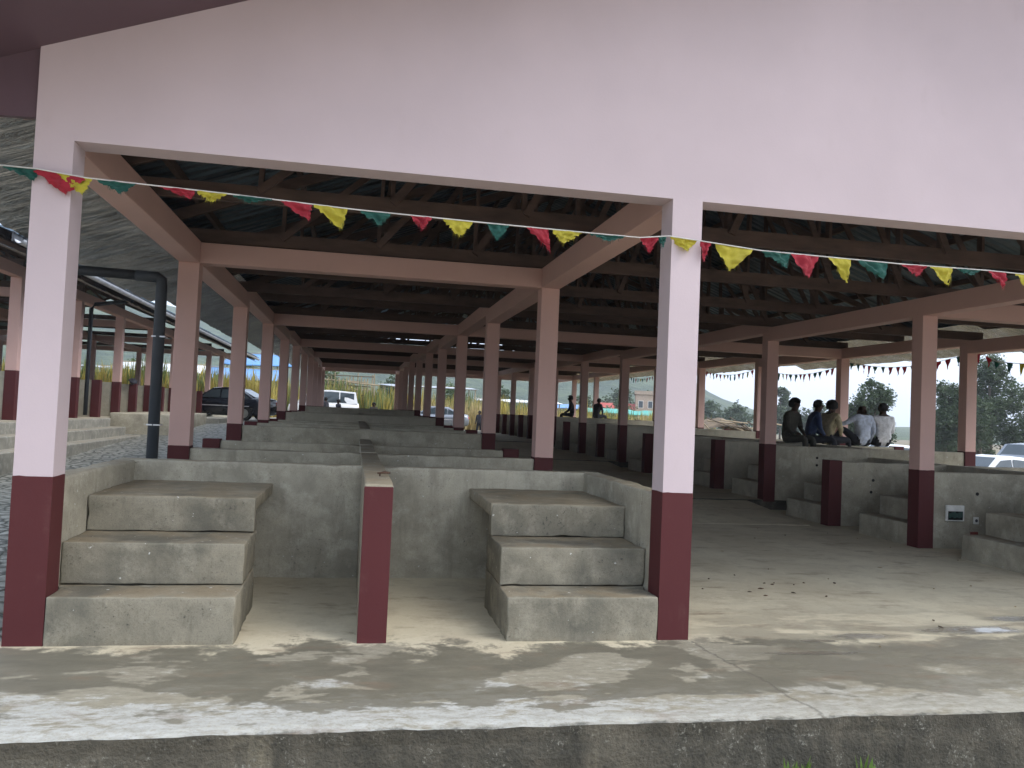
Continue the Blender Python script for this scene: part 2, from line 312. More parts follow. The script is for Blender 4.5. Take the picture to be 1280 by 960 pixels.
def worn_box(x0, x1, y0, y1, z0, z1, cell=.07, amp=.006, bev=.014, seed=0, keep_bottom=True):
    """a cast block with chipped, slightly wavy edges"""
    bm = bmesh.new(); bmesh.ops.create_cube(bm, size=1)
    for v in bm.verts: v.co = Vector(((x0+x1)/2+v.co.x*(x1-x0), (y0+y1)/2+v.co.y*(y1-y0), (z0+z1)/2+v.co.z*(z1-z0)))
    bmesh.ops.bevel(bm, geom=list(bm.edges), offset=bev, segments=2, affect='EDGES', profile=.6)
    for ax in range(3):
        lo, hi = ((x0, x1), (y0, y1), (z0, z1))[ax]; n = int((hi-lo)/cell)
        for k in range(1, n):
            co = [0, 0, 0]; co[ax] = lo+(hi-lo)*k/n; no = [0, 0, 0]; no[ax] = 1
            bmesh.ops.bisect_plane(bm, geom=bm.verts[:]+bm.edges[:]+bm.faces[:], plane_co=co, plane_no=no)
    for v in bm.verts:
        p = v.co*3.1+Vector((seed*7.3, 0, 0)); a = noise.noise_vector(p)*amp+noise.noise_vector(v.co*17+Vector((seed, 0, 0)))*amp*.55
        onedge = sum((abs(v.co.x-x0) < bev*1.2 or abs(v.co.x-x1) < bev*1.2, abs(v.co.y-y0) < bev*1.2 or abs(v.co.y-y1) < bev*1.2, abs(v.co.z-z0) < bev*1.2 or abs(v.co.z-z1) < bev*1.2)) >= 2
        if onedge:
            c = Vector(((x0+x1)/2, (y0+y1)/2, (z0+z1)/2)); k = max(0, noise.noise(v.co*9+Vector((0, seed, 3))))*.03
            dv = (c-v.co); dv.normalize(); a += dv*k*.8
        v.co += a
    me = bpy.data.meshes.new('block'); bm.to_mesh(me); bm.free()
    me.polygons.foreach_set('use_smooth', [True]*len(me.polygons))
    return me
def worn(name, mat, parent, *dim, loc=(0, 0, 0), **k):
    me = worn_box(*dim, **k); me.name = name; me.materials.append(M[mat]); return link(name, me, parent, loc)

# ------------------------------------------------------------------ ground, hills
def gz(x, y):
    s = 1-.8*max(0, min(1, (x-1)/8.)); yy = max(-40, min(y, 24)); lo = -.42*max(0, min(1, (x-13.6)/4.))
    if -.2 < x < 13.6 and -1.0 < y < 41: return -.55
    if y < -1.6 and -60 < x < 60 and y > -45: return -.36
    return lo+(-.30+.04*yy*s if y > 0 else -.30+.004*yy)
def ground():
    xs = [-900, -500, -250, -120, -70]+[-40+i*2 for i in range(56)]+[90, 130, 250, 500, 900]; ys = [-600, -250, -100, -50, -25]+[-15+i*2 for i in range(38)]+[65, 80, 110, 160, 260, 450, 900]
    m = MB(); nx = len(xs)
    for y in ys:
        for x in xs: m.v.append((x, y, gz(x, y)+.02*noise.noise(Vector((x*.3, y*.3, 0)))-(0.0)))
    for j in range(len(ys)-1):
        for i in range(nx-1): m.f.append((j*nx+i, j*nx+i+1, (j+1)*nx+i+1, (j+1)*nx+i)); m.mi.append(0)
    tag(m.build('ground', 'ground_earth', smooth=True), kind='structure')
    m = MB(); nx = 9
    for j in range(60):
        for i in range(nx):
            x = -5.6+i*(5.55)/(nx-1); y = -14+j; m.v.append((x, y, gz(x, y)+.03+.015*noise.noise(Vector((x*1.3, y*1.3, 4)))))
    for j in range(59):
        for i in range(nx-1): m.f.append((j*nx+i, j*nx+i+1, (j+1)*nx+i+1, (j+1)*nx+i)); m.mi.append(0)
    tag(m.build('lane_paving', 'stone_paving', smooth=True), kind='structure')
    m = MB(); nx = 30
    for j in range(30):
        for i in range(nx):
            x = -30+i*70/(nx-1); y = -40+j*38.5/29; m.v.append((x, y, -.30+.012*noise.noise(Vector((x*.6, y*.6, 9)))))
    for j in range(29):
        for i in range(nx-1): m.f.append((j*nx+i, j*nx+i+1, (j+1)*nx+i+1, (j+1)*nx+i)); m.mi.append(0)
    tag(m.build('yard_bounce_fill', 'bounce_fill_pale', smooth=True), kind='structure')  # added bright ground before the hall, bounces fill light into the interior
    # hills: high on the left, falling to the right
    m = MB(); na, nr = 120, 26
    for j in range(nr):
        r = 190+j*26
        for i in range(na):
            a = R(-62+i*130/(na-1)); x, y = 2+r*math.sin(a), -5+r*math.cos(a)
            ad = math.degrees(a); prof = 44*math.exp(-((ad+22)/24)**2)+25*math.exp(-((ad-6)/9)**2)+31*math.exp(-((ad-19)/5.5)**2)+3*math.exp(-((ad-28)/5)**2)+3+9*max(0,min(1,(10-ad)/20))
            t = max(0, min(1, (r-190)/300)); t = t*t*(3-2*t)
            h = prof*t*(1+.25*noise.fractal(Vector((x*.008, y*.008, 1)), 1, 2, 4))+2.2*noise.fractal(Vector((x*.05, y*.05, 5)), 1, 2, 3)*t
            m.v.append((x, y, h-.6+.6*t))
    for j in range(nr-1):
        for i in range(na-1): m.f.append((j*na+i, j*na+i+1, (j+1)*na+i+1, (j+1)*na+i)); m.mi.append(0)
    tag(m.build('hills', 'hill_cover', smooth=True), kind='structure')
ground()

# ------------------------------------------------------------------ the halls
CW, CD = .215, .205            # column section
BH = .235                      # beam depth
SL = .38                       # roof slope
OH = 1.2                       # eaves overhang
def make_hall(rows, ys, floor_z, paint_z, beam_z, label, secs, cross, front=True, truss_step=2, full=True):
    """rows: left faces of the four column rows; secs: [(y0, y1)] the stretches at one roof level"""
    X0, X1 = rows[0], rows[-1]+CW; XR = (X0+X1)/2
    hall = tag(empty('market_hall', (XR, (ys[0]+ys[-1])/2, floor_z(ys[0]))), label, 'market hall')
    inv = hall.location.copy()
    def B(m, name, mat, parent=hall, **k):
        loc = -inv if parent is hall else Vector((0, 0, 0)); return m.build(name, mat, parent, loc, **k)
    # columns, each with its painted base
    for r, x in enumerate(rows):
        for k, y in enumerate(ys):
            z0, zm = floor_z(y), paint_z(y); zt = beam_z(y) if (k == 0 or beam_z(y) == beam_z(y-.1)) else beam_z(y)
            if k == 0 and front: zt = beam_z(y)+.03
            c = B(MB().box(x, x+CW, y, y+CD, zm-(.02 if y < 9 else 0), zt), 'column', 'pink_paint' if (k == 0 and front) else 'pink_paint_bounce', bevel=0 if (k == 0 and front) else .006)
            if k <= 2 and y < 9:
                mb = MB(); n_ = 6; ring = [(x+CW*i/n_, y) for i in range(n_)]+[(x+CW, y+CD*i/n_) for i in range(n_)]+[(x+CW-CW*i/n_, y+CD) for i in range(n_)]+[(x, y+CD-CD*i/n_) for i in range(n_)]
                e_ = .0015; nn = len(ring); px_ = lambda p: (x-e_ if p[0] <= x+1e-6 else x+CW+e_ if p[0] >= x+CW-1e-6 else p[0], y-e_ if p[1] <= y+1e-6 else y+CD+e_ if p[1] >= y+CD-1e-6 else p[1])
                for p in ring: mb.v.append((*px_(p), z0-.03))
                for p in ring: mb.v.append((*px_(p), zm+.007*noise.noise(Vector((p[0]*14, p[1]*14, r+k)))))
                for i in range(nn): mb.f.append((i, (i+1) % nn, nn+(i+1) % nn, nn+i)); mb.mi.append(0)
                mb.f.append(tuple(range(nn, 2*nn))); mb.mi.append(0)
                b = B(mb, 'painted_base', 'maroon_paint', c)
            else: b = B(MB().box(x-.001, x+CW+.001, y-.001, y+CD+.001, z0-.03, zm), 'painted_base', 'maroon_paint', c, bevel=.006)
    # longitudinal beams bay by bay
    for x in rows:
        for k in range(len(ys)-1):
            y0, y1 = ys[k], ys[k+1]; zb = beam_z(y0); a = y0+(CD if (k == 0 and front) else 0); e = y1 if k < len(ys)-2 else y1+CD
            if beam_z(y1) != zb: e = y1-.001
            B(MB().box(x, x+CW, a, e, zb, zb+BH), 'beam', 'pink_paint_bounce', bevel=.006)
    for y, spans in cross:
        zb = beam_z(y-.1)
        for a, b in spans: B(MB().box(rows[a]+CW, rows[b], y+.002, y+CD-.004, zb+.002, zb+BH-.01), 'cross_beam', 'pink_paint_bounce', bevel=.006)
    def roofz(x, y): return beam_z(y)+.575+SL*(min(x, X1-(x-X0))-X0)
    # gable wall over the front lintel
    if front:
        y = ys[0]; zb = beam_z(y)+.03
        prof = [(X0, zb), (X1, zb), (X1, roofz(X1, y)), (XR, roofz(XR, y)), (X0, roofz(X0, y))]
        B(MB().prism(prof, 'y', y, y+CD), 'gable_wall', 'pink_paint')
        for s in (0, 1):
            f = lambda x: x if not s else X0+X1-x
            pr = [(f(X0-.004), roofz(X0, y)-.42), (f(X0-.004), roofz(X0, y)), (f(X0-OH), roofz(X0-OH, y)), (f(X0-OH), roofz(X0, y)-.42-.05)]
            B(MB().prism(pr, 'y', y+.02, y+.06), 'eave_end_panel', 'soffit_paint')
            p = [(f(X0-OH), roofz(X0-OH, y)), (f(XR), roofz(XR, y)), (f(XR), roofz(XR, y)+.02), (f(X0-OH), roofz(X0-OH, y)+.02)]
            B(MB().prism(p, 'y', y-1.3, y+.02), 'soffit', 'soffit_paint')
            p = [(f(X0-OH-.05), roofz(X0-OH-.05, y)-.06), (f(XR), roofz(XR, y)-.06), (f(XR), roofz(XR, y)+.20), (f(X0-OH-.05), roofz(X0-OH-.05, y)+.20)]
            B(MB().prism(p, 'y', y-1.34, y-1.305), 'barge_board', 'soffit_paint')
    # roof sheets, ribbed, about a metre wide, lapped
    prof = []; per = .21
    for k in range(5):
        t = k*per; prof += [(t, 0), (t+.10, 0), (t+.13, .035), (t+.18, .035)]
    prof.append((5*per, 0))
    shm = []
    for s in (0, 1):
        m = MB(); L0, L1 = -OH-.06, XR-X0
        for (t, h) in prof:
            for u in (L0, L1): m.v.append(((u if not s else (X1-X0)-u), t, SL*u+h))
        for k in range(len(prof)-1): m.f.append((2*k, 2*k+1, 2*k+3, 2*k+2)); m.mi.append(0)
        shm.append(m.mesh('roof_sheet', 'roof_metal'))
    i = 0
    for (a, b) in secs:
        y = a-(1.3 if front and a == ys[0] else 0); z = beam_z(a)+.575+.13
        while y < b-.05:
            for s in (0, 1):
                o = link('roof_sheet', shm[s], hall, Vector((X0, y-.02, z+(i % 2)*.006+random.uniform(-.004, .004)))-inv)
            y += 1.0; i += 1
    for (a, b) in secs[1:]:
        for s in (0, 1):
            f = lambda x: x if not s else X0+X1-x
            B(MB().prism([(f(X0-OH), roofz(X0-OH, a-.1)+.10), (f(XR), roofz(XR, a-.1)+.10), (f(XR), roofz(XR, a+.1)+.16), (f(X0-OH), roofz(X0-OH, a+.1)+.16)], 'y', a-.02, a+.0), 'roof_step_board', 'timber')
    # foil lining under the eaves, gutters
    for (a, b) in secs:
        for s in (0, 1):
            f = lambda x: x if not s else X0+X1-x
            yy = a
            while yy < b-.1:
                m = MB(); n = 24; ye = min(yy+4, b); y00 = yy+(.07 if front and yy == ys[0] else 0)
                for j in range(n+1):
                    for k in range(6):
                        y = y00+(ye-y00)*j/n; x = X0-OH+(OH-.004)*k/5
                        m.v.append((f(x), y, roofz(x, a+.01)-.13+.03*noise.noise(Vector((x*2, y*5, 7*s)))))
                for j in range(n):
                    for k in range(5): m.f.append((j*6+k, j*6+k+1, j*6+k+7, j*6+k+6)); m.mi.append(0)
                B(m, 'eave_lining', 'crinkled_foil', smooth=True); yy += 4
            gx, gzz = f(X0-OH-.10), roofz(X0-OH, a+.01)+.02
            m = MB(); n = 8; ri = .065
            for y in (a, b):
                for k in range(n+1):
                    t = math.pi*k/n; m.v.append((gx+.075*math.cos(t), y, gzz-.075*math.sin(t)))
                for k in range(n+1):
                    t = math.pi*k/n; m.v.append((gx+ri*math.cos(t), y, gzz-ri*math.sin(t)))
            q = 2*(n+1)
            for k in range(n): m.f.append((k, k+1, q+k+1, q+k)); m.f.append((n+1+k, n+2+k, q+n+2+k, q+n+1+k)); m.mi += [0, 0]
            m.f += [(0, n+1, q+n+1, q), (n, 2*n+1, q+2*n+1, q+n)]; m.mi += [0, 0]
            g = B(m, 'gutter', 'gutter_metal', smooth=False)
            yb = a+.8
            while yb < b:
                B(MB().box(min(gx, f(X0-OH+.1)), max(gx, f(X0-OH+.1)), yb, yb+.03, gzz+.004, gzz+.02), 'gutter_bracket', 'gutter_metal', g); yb += 1.6
            fx = sorted((f(X0-OH-.02), f(X0-OH+.01)))
            B(MB().box(fx[0], fx[1], a+.002, b-.002, gzz-.04, gzz+.12), 'fascia', 'fascia_dark')
    # roof timbers
    for (a, b) in secs:
        n = 8
        for s in (0, 1):
            f = lambda x: x if not s else X0+X1-x
            for k in range(n):
                x = X0-.9+(XR-.15-X0+.9)*k/(n-1); z = roofz(x, a+.01)+.045
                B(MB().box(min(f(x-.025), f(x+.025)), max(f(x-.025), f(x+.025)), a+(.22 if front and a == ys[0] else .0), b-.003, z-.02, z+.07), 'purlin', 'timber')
        y = a+truss_step
        while y < b+.1:
            zc = beam_z(y-.1)+BH; yt = y+.08 if y < b-.1 else y-.12
            tr = empty('truss', Vector((0, 0, 0))-inv, 0, hall)
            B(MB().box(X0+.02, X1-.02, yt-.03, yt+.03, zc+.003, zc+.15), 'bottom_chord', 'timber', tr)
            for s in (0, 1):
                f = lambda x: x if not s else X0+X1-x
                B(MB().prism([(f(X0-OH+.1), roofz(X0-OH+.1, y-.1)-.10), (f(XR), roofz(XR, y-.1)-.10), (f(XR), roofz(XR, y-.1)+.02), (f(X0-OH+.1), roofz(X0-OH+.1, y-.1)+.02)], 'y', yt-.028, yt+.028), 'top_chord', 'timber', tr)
                if y < 27:
                    xs = [X0+1.1*k for k in range(1, 6)]
                    for j, x in enumerate(xs):
                        jit = random.uniform(-.12, .12)
                        B(MB().bar((f(x+jit), yt+.045, zc+.02), (f(x+jit*.6), yt+.045, roofz(x, y-.1)-.02), .04, .09), 'post', 'timber', tr)
                        B(MB().bar((f(x+jit), yt-.05, zc+.1), (f(x+1.1), yt-.05, roofz(x+1.0, y-.1)-.05), .035, .07), 'brace', 'timber', tr)
            y += truss_step
    return hall, inv, roofz

# our hall
def secv(vals):
    return lambda y: vals[0] if y < 8 else vals[1] if y < 16 else vals[2] if y < 24 else vals[3]
FLOOR, PAINT, BEAM = secv((0, .17, .33, .50)), secv((.985, 1.145, 1.31, 1.48)), secv((2.955, 3.10, 3.25, 3.41))
ROWS = [0, 4.0, 9.0, 13.0]; YS = [4*k for k in range(11)]
hall, hinv, roofz = make_hall(ROWS, YS, FLOOR, PAINT, BEAM, 'long open pink market hall with maroon column bases and a broad gable front', [(0, 8), (8, 16), (16, 24), (24, 40)],
    [(4, [(0, 1), (2, 3)])]+[(y, [(0, 1), (1, 2), (2, 3)]) for y in (12, 20, 28, 36)]+[(40, [(0, 1), (1, 2), (2, 3)])])
def H(m, name, mat, parent=None, **k): return m.build(name, mat, parent or hall, -hinv if parent is None else (0, 0, 0), **k)

# floors
def floors():
    def slab(name, x0, x1, y0, y1, z, cell, top, front=False):
        m = MB(); nx, ny = max(1, int((x1-x0)/cell)), max(1, int((y1-y0)/cell))
        for j in range(ny+1):
            for i in range(nx+1):
                x, y = x0+(x1-x0)*i/nx, y0+(y1-y0)*j/ny
                dz = .006*noise.noise(Vector((x*1.2, y*1.2, 2)))
                if front and j == 0: y += .02*noise.noise(Vector((x*2.5, 0, 0)))+.012*noise.noise(Vector((x*11, 0, 3))); dz -= .010+.008*noise.noise(Vector((x*7, 1, 0)))
                m.v.append((x, y, z+dz))
        for j in range(ny):
            for i in range(nx): a = j*(nx+1)+i; m.f.append((a, a+1, a+nx+2, a+nx+1)); m.mi.append(0)
        def side(idx, rows):
            prev = idx
            for k in range(1, rows+1):
                cur = []
                for t in idx:
                    v = m.v[t]; zz = v[2]-(v[2]+.75)*k/rows
                    off = .012*noise.noise(Vector((v[0]*3, v[1]*3, zz*5))) if front else 0
                    if k == 1 and front: off -= .006
                    cur.append(len(m.v)); m.v.append((v[0], v[1]-off, zz))
                for q in range(len(idx)-1): m.f.append((prev[q], cur[q], cur[q+1], prev[q+1])); m.mi.append(1)
                prev = cur
        side(list(range(nx+1)), 10 if front else 1)
        side([j*(nx+1)+nx for j in range(ny+1)], 1); side([j*(nx+1) for j in range(ny+1)][::-1], 1)
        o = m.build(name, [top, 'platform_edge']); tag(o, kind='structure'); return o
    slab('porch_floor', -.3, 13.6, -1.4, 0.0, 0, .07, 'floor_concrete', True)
    slab('hall_floor', -.05, 13.3, 0.0, 8.0, -.0005, .25, 'floor_concrete')
    slab('hall_floor', -.05, 13.3, 8.0, 16.0, .17, .5, 'floor_concrete')
    slab('hall_floor', -.05, 13.3, 16.0, 24.0, .33, .5, 'floor_concrete')
    slab('hall_floor', -.05, 13.3, 24.0, 41.0, .50, .5, 'floor_concrete')
    m = MB()
    for ya, yb, za, zb, in ((6.0, 8.3, .003, .174), (14.0, 16.3, .173, .334), (22., 24.3, .333, .504)):
        m = MB(); m.prism([(ya, za-.1), (yb, za-.1), (yb, zb), (ya, za)], 'x', 4.55, 8.7)
        tag(m.build('floor_ramp', 'floor_concrete'), kind='structure')
floors()

# ------------------------------------------------------------------ stalls
def partition(y, xa, xb, ends, name_at, z=None, th=.14, extra=None):
    zt = z or PAINT(y)-.02; z0 = FLOOR(y)-.03
    e = empty('stall_partition', ((xa+xb)/2, y, FLOOR(y)))
    L = lambda a, b: (a-(xa+xb)/2, b-(xa+xb)/2)
    a, b = L(xa, xb)
    if y < 9: worn('wall', 'concrete_wall', e, a, b, .02, .02+th, z0-FLOOR(y), zt-FLOOR(y), cell=.16, amp=.005, bev=.018, seed=int(y*3+xa))
    else: MB().box(a, b, .02, .02+th, z0-FLOOR(y), zt-FLOOR(y)).build('wall', 'concrete_wall', e, bevel=.01)
    for x in ends:
        p, q = L(x, x+CW); MB().box(p, q, 0, CD, z0-FLOOR(y), PAINT(y)-FLOOR(y)).build('painted_pier', 'maroon_paint', e, bevel=.006)
    return tag(e, name_at, 'wall', 'low concrete partition walls between stalls')
ordn = ['', 'first', 'second', 'third', 'fourth', 'fifth', 'sixth', 'seventh', 'eighth', 'ninth', 'tenth', 'eleventh', 'twelfth', 'thirteenth', 'fourteenth', 'fifteenth', 'sixteenth', 'seventeenth', 'eighteenth', 'nineteenth', 'twentieth']
for k in range(2, 21):
    y = 2*k; half = (k % 2 == 1)
    partition(y, CW if not half else CW, 4.0, [0, 4.0] if half else [], 'grey concrete cross wall behind the front stall, %s wall back from the gable' % ordn[k])
    if k >= 2:
        partition(y, 9.0+CW, 13.0, [9.0, 13.0] if half else [], 'grey concrete cross wall of the stalls across the aisle, %s wall back from the gable' % ordn[k])
partition(2, 9.0+CW, 13.0, [9.0, 13.0], 'grey concrete cross wall of the stalls across the aisle, nearest wall to the gable')
for xs, what in ((2.02, 'between the front stall rows'), (11.02, 'between the stall rows across the aisle')):
    e = None
    for ya, yb in ((2.16, 4.02), (4.16, 6.02), (6.16, 8.02), (8.16, 16.02), (16.16, 24.02), (24.16, 40.02)):
        MBo = MB().box(xs, xs+.18, ya, yb, FLOOR(ya)-.03, PAINT(ya)-.012)
        tag(MBo.build('spine_wall', 'concrete_top' if ya < 3 else 'concrete_wall', bevel=.01), 'long grey concrete spine wall running back %s' % what, 'wall', 'spine walls '+what)

def step_seat(y0, side, lab):
    """stepped concrete seat that climbs towards the spine wall; side +1 climbs to +x from the aisle"""
    z = FLOOR(y0); x0 = 9.0 if side > 0 else 4.0+CW
    e = empty('stepped_seat', (x0, y0, z)); f = lambda a, b: (a, b) if side > 0 else (-b, -a)
    L = 1.10 if side > 0 else 1.10
    near = y0 < 9
    def part(n, a, b, za, zb, ya=.17, yb=.17+1.10):
        p, q = f(a, b)
        if near and side > 0: worn(n, 'concrete_wall', e, p, q, ya, yb, za, zb, cell=.11, amp=.005, bev=.016, seed=int(y0+a*10))
        else: MB().box(p, q, ya, yb, za, zb).build(n, 'concrete_wall', e, bevel=.012)
    if side > 0: part('lower_step', .02, .34, -.02, .285)
    else: part('lower_step', .02, .34, -.02, .285)
    part('upper_step', .335, .82, -.02, .55, .172, 1.268); part('counter_riser', .815, .93, -.02, .70, .175, 1.265); part('counter_slab', .813, 2.0, .695, .795, .173, 1.267)
    return tag(e, lab, 'stall seat', 'stepped concrete stall seats along the aisle')
for k in range(1, 13):
    step_seat(2*k, 1, 'grey concrete stall seat across the aisle, %s bay back from the gable' % ordn[k])
for k in range(1, 6):
    step_seat(2*k, -1, 'grey stepped stall seat behind the front stall, %s bay back from the gable' % ordn[k])

lm = MB(); rl = random.Random(8)
for k in range(44):
    x, y = rl.uniform(4.4, 8.9), rl.uniform(-.3, 5.6)
    if k % 3 == 0: x, y = rl.gauss(5.6, .5), rl.gauss(2.0, .45)
    L_, a = rl.uniform(.008, .03), rl.uniform(0, 6.28); c, s_ = math.cos(a)*L_, math.sin(a)*L_; w_ = rl.uniform(.15, .5)
    lm.hexa([(x-c, y-s_, .004), (x+s_*w_, y-c*w_, .004), (x+c, y+s_, .004), (x-s_*w_, y+c*w_, .004), (x-c, y-s_, .010), (x+s_*w_, y-c*w_, .014), (x+c, y+s_, .008), (x-s_*w_, y+c*w_, .012)], k % 3)
tag(lm.build('floor_litter', ['rust', 'bark', 'pole_wood']), 'scraps of leaf, bark and paper scattered on the aisle floor', 'litter', kind='stuff')

# the two front stalls, with side walls, divider and steps
def front_stalls():
    bw = tag(empty('stall_partition', (2.1, 2.0, 0)), 'pale grey concrete back wall of the two front stalls under the gable', 'wall', 'low concrete partition walls between stalls')
    worn('wall', 'concrete_wall', bw, -2.1+.02, 2.115-.02, 0, .16, -.03, .965, cell=.08, amp=.006, bev=.02, seed=3)
    for xa, xb, lab in ((.02, .175, 'grey concrete side wall of the front stall beside the paved lane'), (4.02, 4.19, 'grey concrete side wall of the front stall beside the aisle')):
        o = worn('stall_side_wall', 'concrete_wall', None, xa, xb, CD+.002, 2.01, -.03, .962, cell=.08, amp=.005, bev=.018, seed=int(xa*5))
        tag(o, lab, 'wall')
    dv = tag(empty('stall_divider', (2.11, 0, 0)), 'low divider wall with a maroon painted end between the two front stalls', 'wall')
    m = MB(); m.prism([(.004, -.02), (1.99, -.02), (1.99, .985), (.35, 1.0), (.10, 1.0), (.02, .992), (.004, .985)], 'x', -.09, .09)
    o = m.build('wall', 'concrete_top', dv, bevel=.012)
    MB().box(-.091, .091, -.002, .012, -.02, .975).build('painted_end', 'maroon_paint', dv, bevel=.004)
    hk = MB().tube([(.02, .55, .985), (.02, .55, 1.02), (.05, .53, 1.03), (.085, .50, 1.025), (.06, .46, 1.03), (.0, .47, 1.025)], .007, 6).build('rebar_hook', 'rust', dv, smooth=True)
    for side, x0, x1, lab in ((0, CW+.004, 1.285, 'wide grey concrete stepped seat of the front stall beside the paved lane'), (1, 2.968, 4.0-.004, 'grey concrete stepped seat of the front stall beside the aisle column')):
        cx = (x0+x1)/2; e = tag(empty('stepped_seat', (cx, 0, 0)), lab, 'stall seat')
        a, b = x0-cx, x1-cx; wa = (.18-cx) if side == 0 else a+.004; wb = (4.015-cx) if side == 1 else b-.004
        la, lb = (wa if side == 0 else a+.006), (wb if side == 1 else b-.006)
        worn('lower_step', 'concrete', e, a, b, -.004, .33, -.02, .285, cell=.05, amp=.0045, bev=.009, seed=1+side*5)
        worn('step_base', 'concrete', e, la, lb, .325, .955, -.02, .283, cell=.08, amp=.003, bev=.006, seed=9+side*5)
        worn('upper_step', 'concrete', e, la, lb, .333, .95, .291, .552, cell=.05, amp=.0045, bev=.009, seed=2+side*5)
        worn('counter_riser', 'concrete', e, la+.001, lb-.001, .803, .945, .558, .791, cell=.05, amp=.004, bev=.008, seed=3+side*5)
        worn('counter_slab', 'concrete_top', e, la-.004, lb+.004, .812, 2.0, .705, .797, cell=.05, amp=.0045, bev=.010, seed=4+side*5)
front_stalls()

# small fittings on the cross wall at the second column of the far stalls
bx = tag(empty('breaker_box', (9.52, 4.014, .45)), 'white plastic breaker box with its cover hanging open on the concrete wall', 'breaker box')
MB().box(-.13, .13, -.03, 0, -.10, .10).build('frame', 'white_plastic', bx, bevel=.005)
MB().box(-.105, .105, -.034, -.0305, -.085, .025).build('opening', 'dark_hole', bx); 
for i in range(6): MB().box(-.1+i*.034, -.072+i*.034, -.045, -.0345, -.06+.01*(i % 2), .0+.01*(i % 3)).build('breaker', 'breaker_green', bx)
bs = tag(empty('wall_socket', (9.84, 4.014, .36)), 'small white square wall socket beside the breaker box', 'socket')
MB().box(-.038, .038, -.015, 0, -.045, .045).build('plate', 'white_plastic', bs, bevel=.004); MB().tube([(0, -.0155, 0), (0, -.018, 0)], .02, 12).build('outlet', 'fascia_dark', bs)
o = MB().box(-.05, .05, -.02, 0, -.035, .035).build('socket_recess', 'brick_red', None, (9.82, 4.02, .18)); tag(o, 'open reddish socket recess low on the wall under the white socket', 'recess')
for x, z, y, lab in ((9.86, .70, 4.016, 'dark round conduit hole in the wall above the white socket'), (10.02, .93, 8.016, 'upper dark conduit hole in the wall the seated people are behind'), (10.02, .80, 8.016, 'lower dark conduit hole in the wall the seated people are behind'), (9.75, .70, 6.016, 'upper conduit hole in the wall between the maroon pier and breaker wall'), (9.72, .52, 6.016, 'lower conduit hole in the wall between the maroon pier and breaker wall')):
    o = MB().tube([(0, .004, 0), (0, -.004, 0)], .022, 12).build('conduit_hole', 'dark_hole', None, (x, y, z)); tag(o, lab, 'hole', 'conduit holes in the stall walls')

# downpipe from our eaves gutter to the second left column
dp = MB()
gut = (-OH-.1, 3.62, roofz(-OH, 1)-.06)
dp.tube([gut, (gut[0], 3.62, 2.79), (gut[0]+.05, 3.62, 2.74), (-.26, 3.62, 2.72)], .05, 12); dp.tube([(-.32, 3.62, 2.72), (-.11, 3.62, 2.715), (-.075, 3.625, 2.69), (-.07, 3.63, 2.62), (-.07, 3.64, gz(-.3, 4)-.1)], .056, 14)
H(dp, 'downpipe', 'pipe_plastic', smooth=True)
for z in (2.1, 1.2): H(MB().box(-.131, -.001, 3.58, 3.70, z, z+.014), 'pipe_clamp', 'rim')

# the neighbouring hall, up the slope across the lane
EX = -4.85
eh, einv, eroofz = make_hall([EX-CW-13.0, EX-CW-9.0, EX-CW-4.0, EX-CW], [9.2+3.7*k for k in range(10)], lambda y: .92, lambda y: 1.93, lambda y: 3.83, 'second pink market hall standing uphill across the paved lane',
    [(9.2, 42.5)], [(9.2+3.7*k, [(0, 1), (1, 2), (2, 3)]) for k in range(2, 10, 2)], front=False, truss_step=3.7)
o = MB().box(EX-13.6, EX+.15, 8.0, 43.2, -.6, .92).build('hall_floor', ['concrete_wall']); tag(o, kind='structure')
for k in range(0, 18):
    y = 9.2+1.85*k; half = k % 2
    e = empty('stall_partition', (EX-1.2, y, .92))
    MB().box(-1.1, 1.2-CW if not half else 1.2-CW, .03, .15, -.02, .99).build('wall', 'concrete_wall', e, bevel=.01)
    if half: MB().box(1.2-CW, 1.2, 0, CD, -.02, 1.01).build('painted_pier', 'maroon_paint', e, bevel=.006)
    tag(e, 'low concrete stall wall with maroon end in the hall across the lane', 'wall', 'stall walls in the hall across the lane')
o = MB().box(EX-2.5, EX-2.3, 9.2, 42, .90, 1.9).build('spine_wall', 'concrete_wall', bevel=.01); tag(o, 'long concrete spine wall in the hall across the lane', 'wall')
e = tag(empty('stepped_seat', (EX, 13, .3)), 'three long weathered concrete steps climbing to the hall across the lane', 'steps')
for k, (x1, z) in enumerate(((1.15, .48), (.78, .70), (.42, .92))):
    MB().box(.16, x1, -5.5+.0, 5.3-.1*k, -.6, z-.3).build('step', 'old_concrete', e, bevel=.02)
o = worn('platform_block', 'concrete_wall', None, EX+.16, EX+1.75, 18.9, 24.5, -.2, 1.06, cell=.3, bev=.03); tag(o, 'weathered grey concrete platform block beside the steps across the lane', 'platform')
e = tag(empty('stepped_seat', (EX, 27, .3)), 'short flight of concrete steps past the platform block across the lane', 'steps')
for k, (x1, z) in enumerate(((2.4, .70), (2.0, .88))): MB().box(.16, x1, -1.5, 1.6-.1*k, -.6, z-.3).build('step', 'old_concrete', e, bevel=.02)
m = MB(); m.tube([(EX+1.1, 16.95, 3.95), (EX+.2, 16.95, 3.80), (EX+.12, 16.95, 3.7), (EX+.12, 16.97, 1.0)], .05, 10)
m.build('downpipe', 'pipe_plastic', eh, -einv, smooth=True)
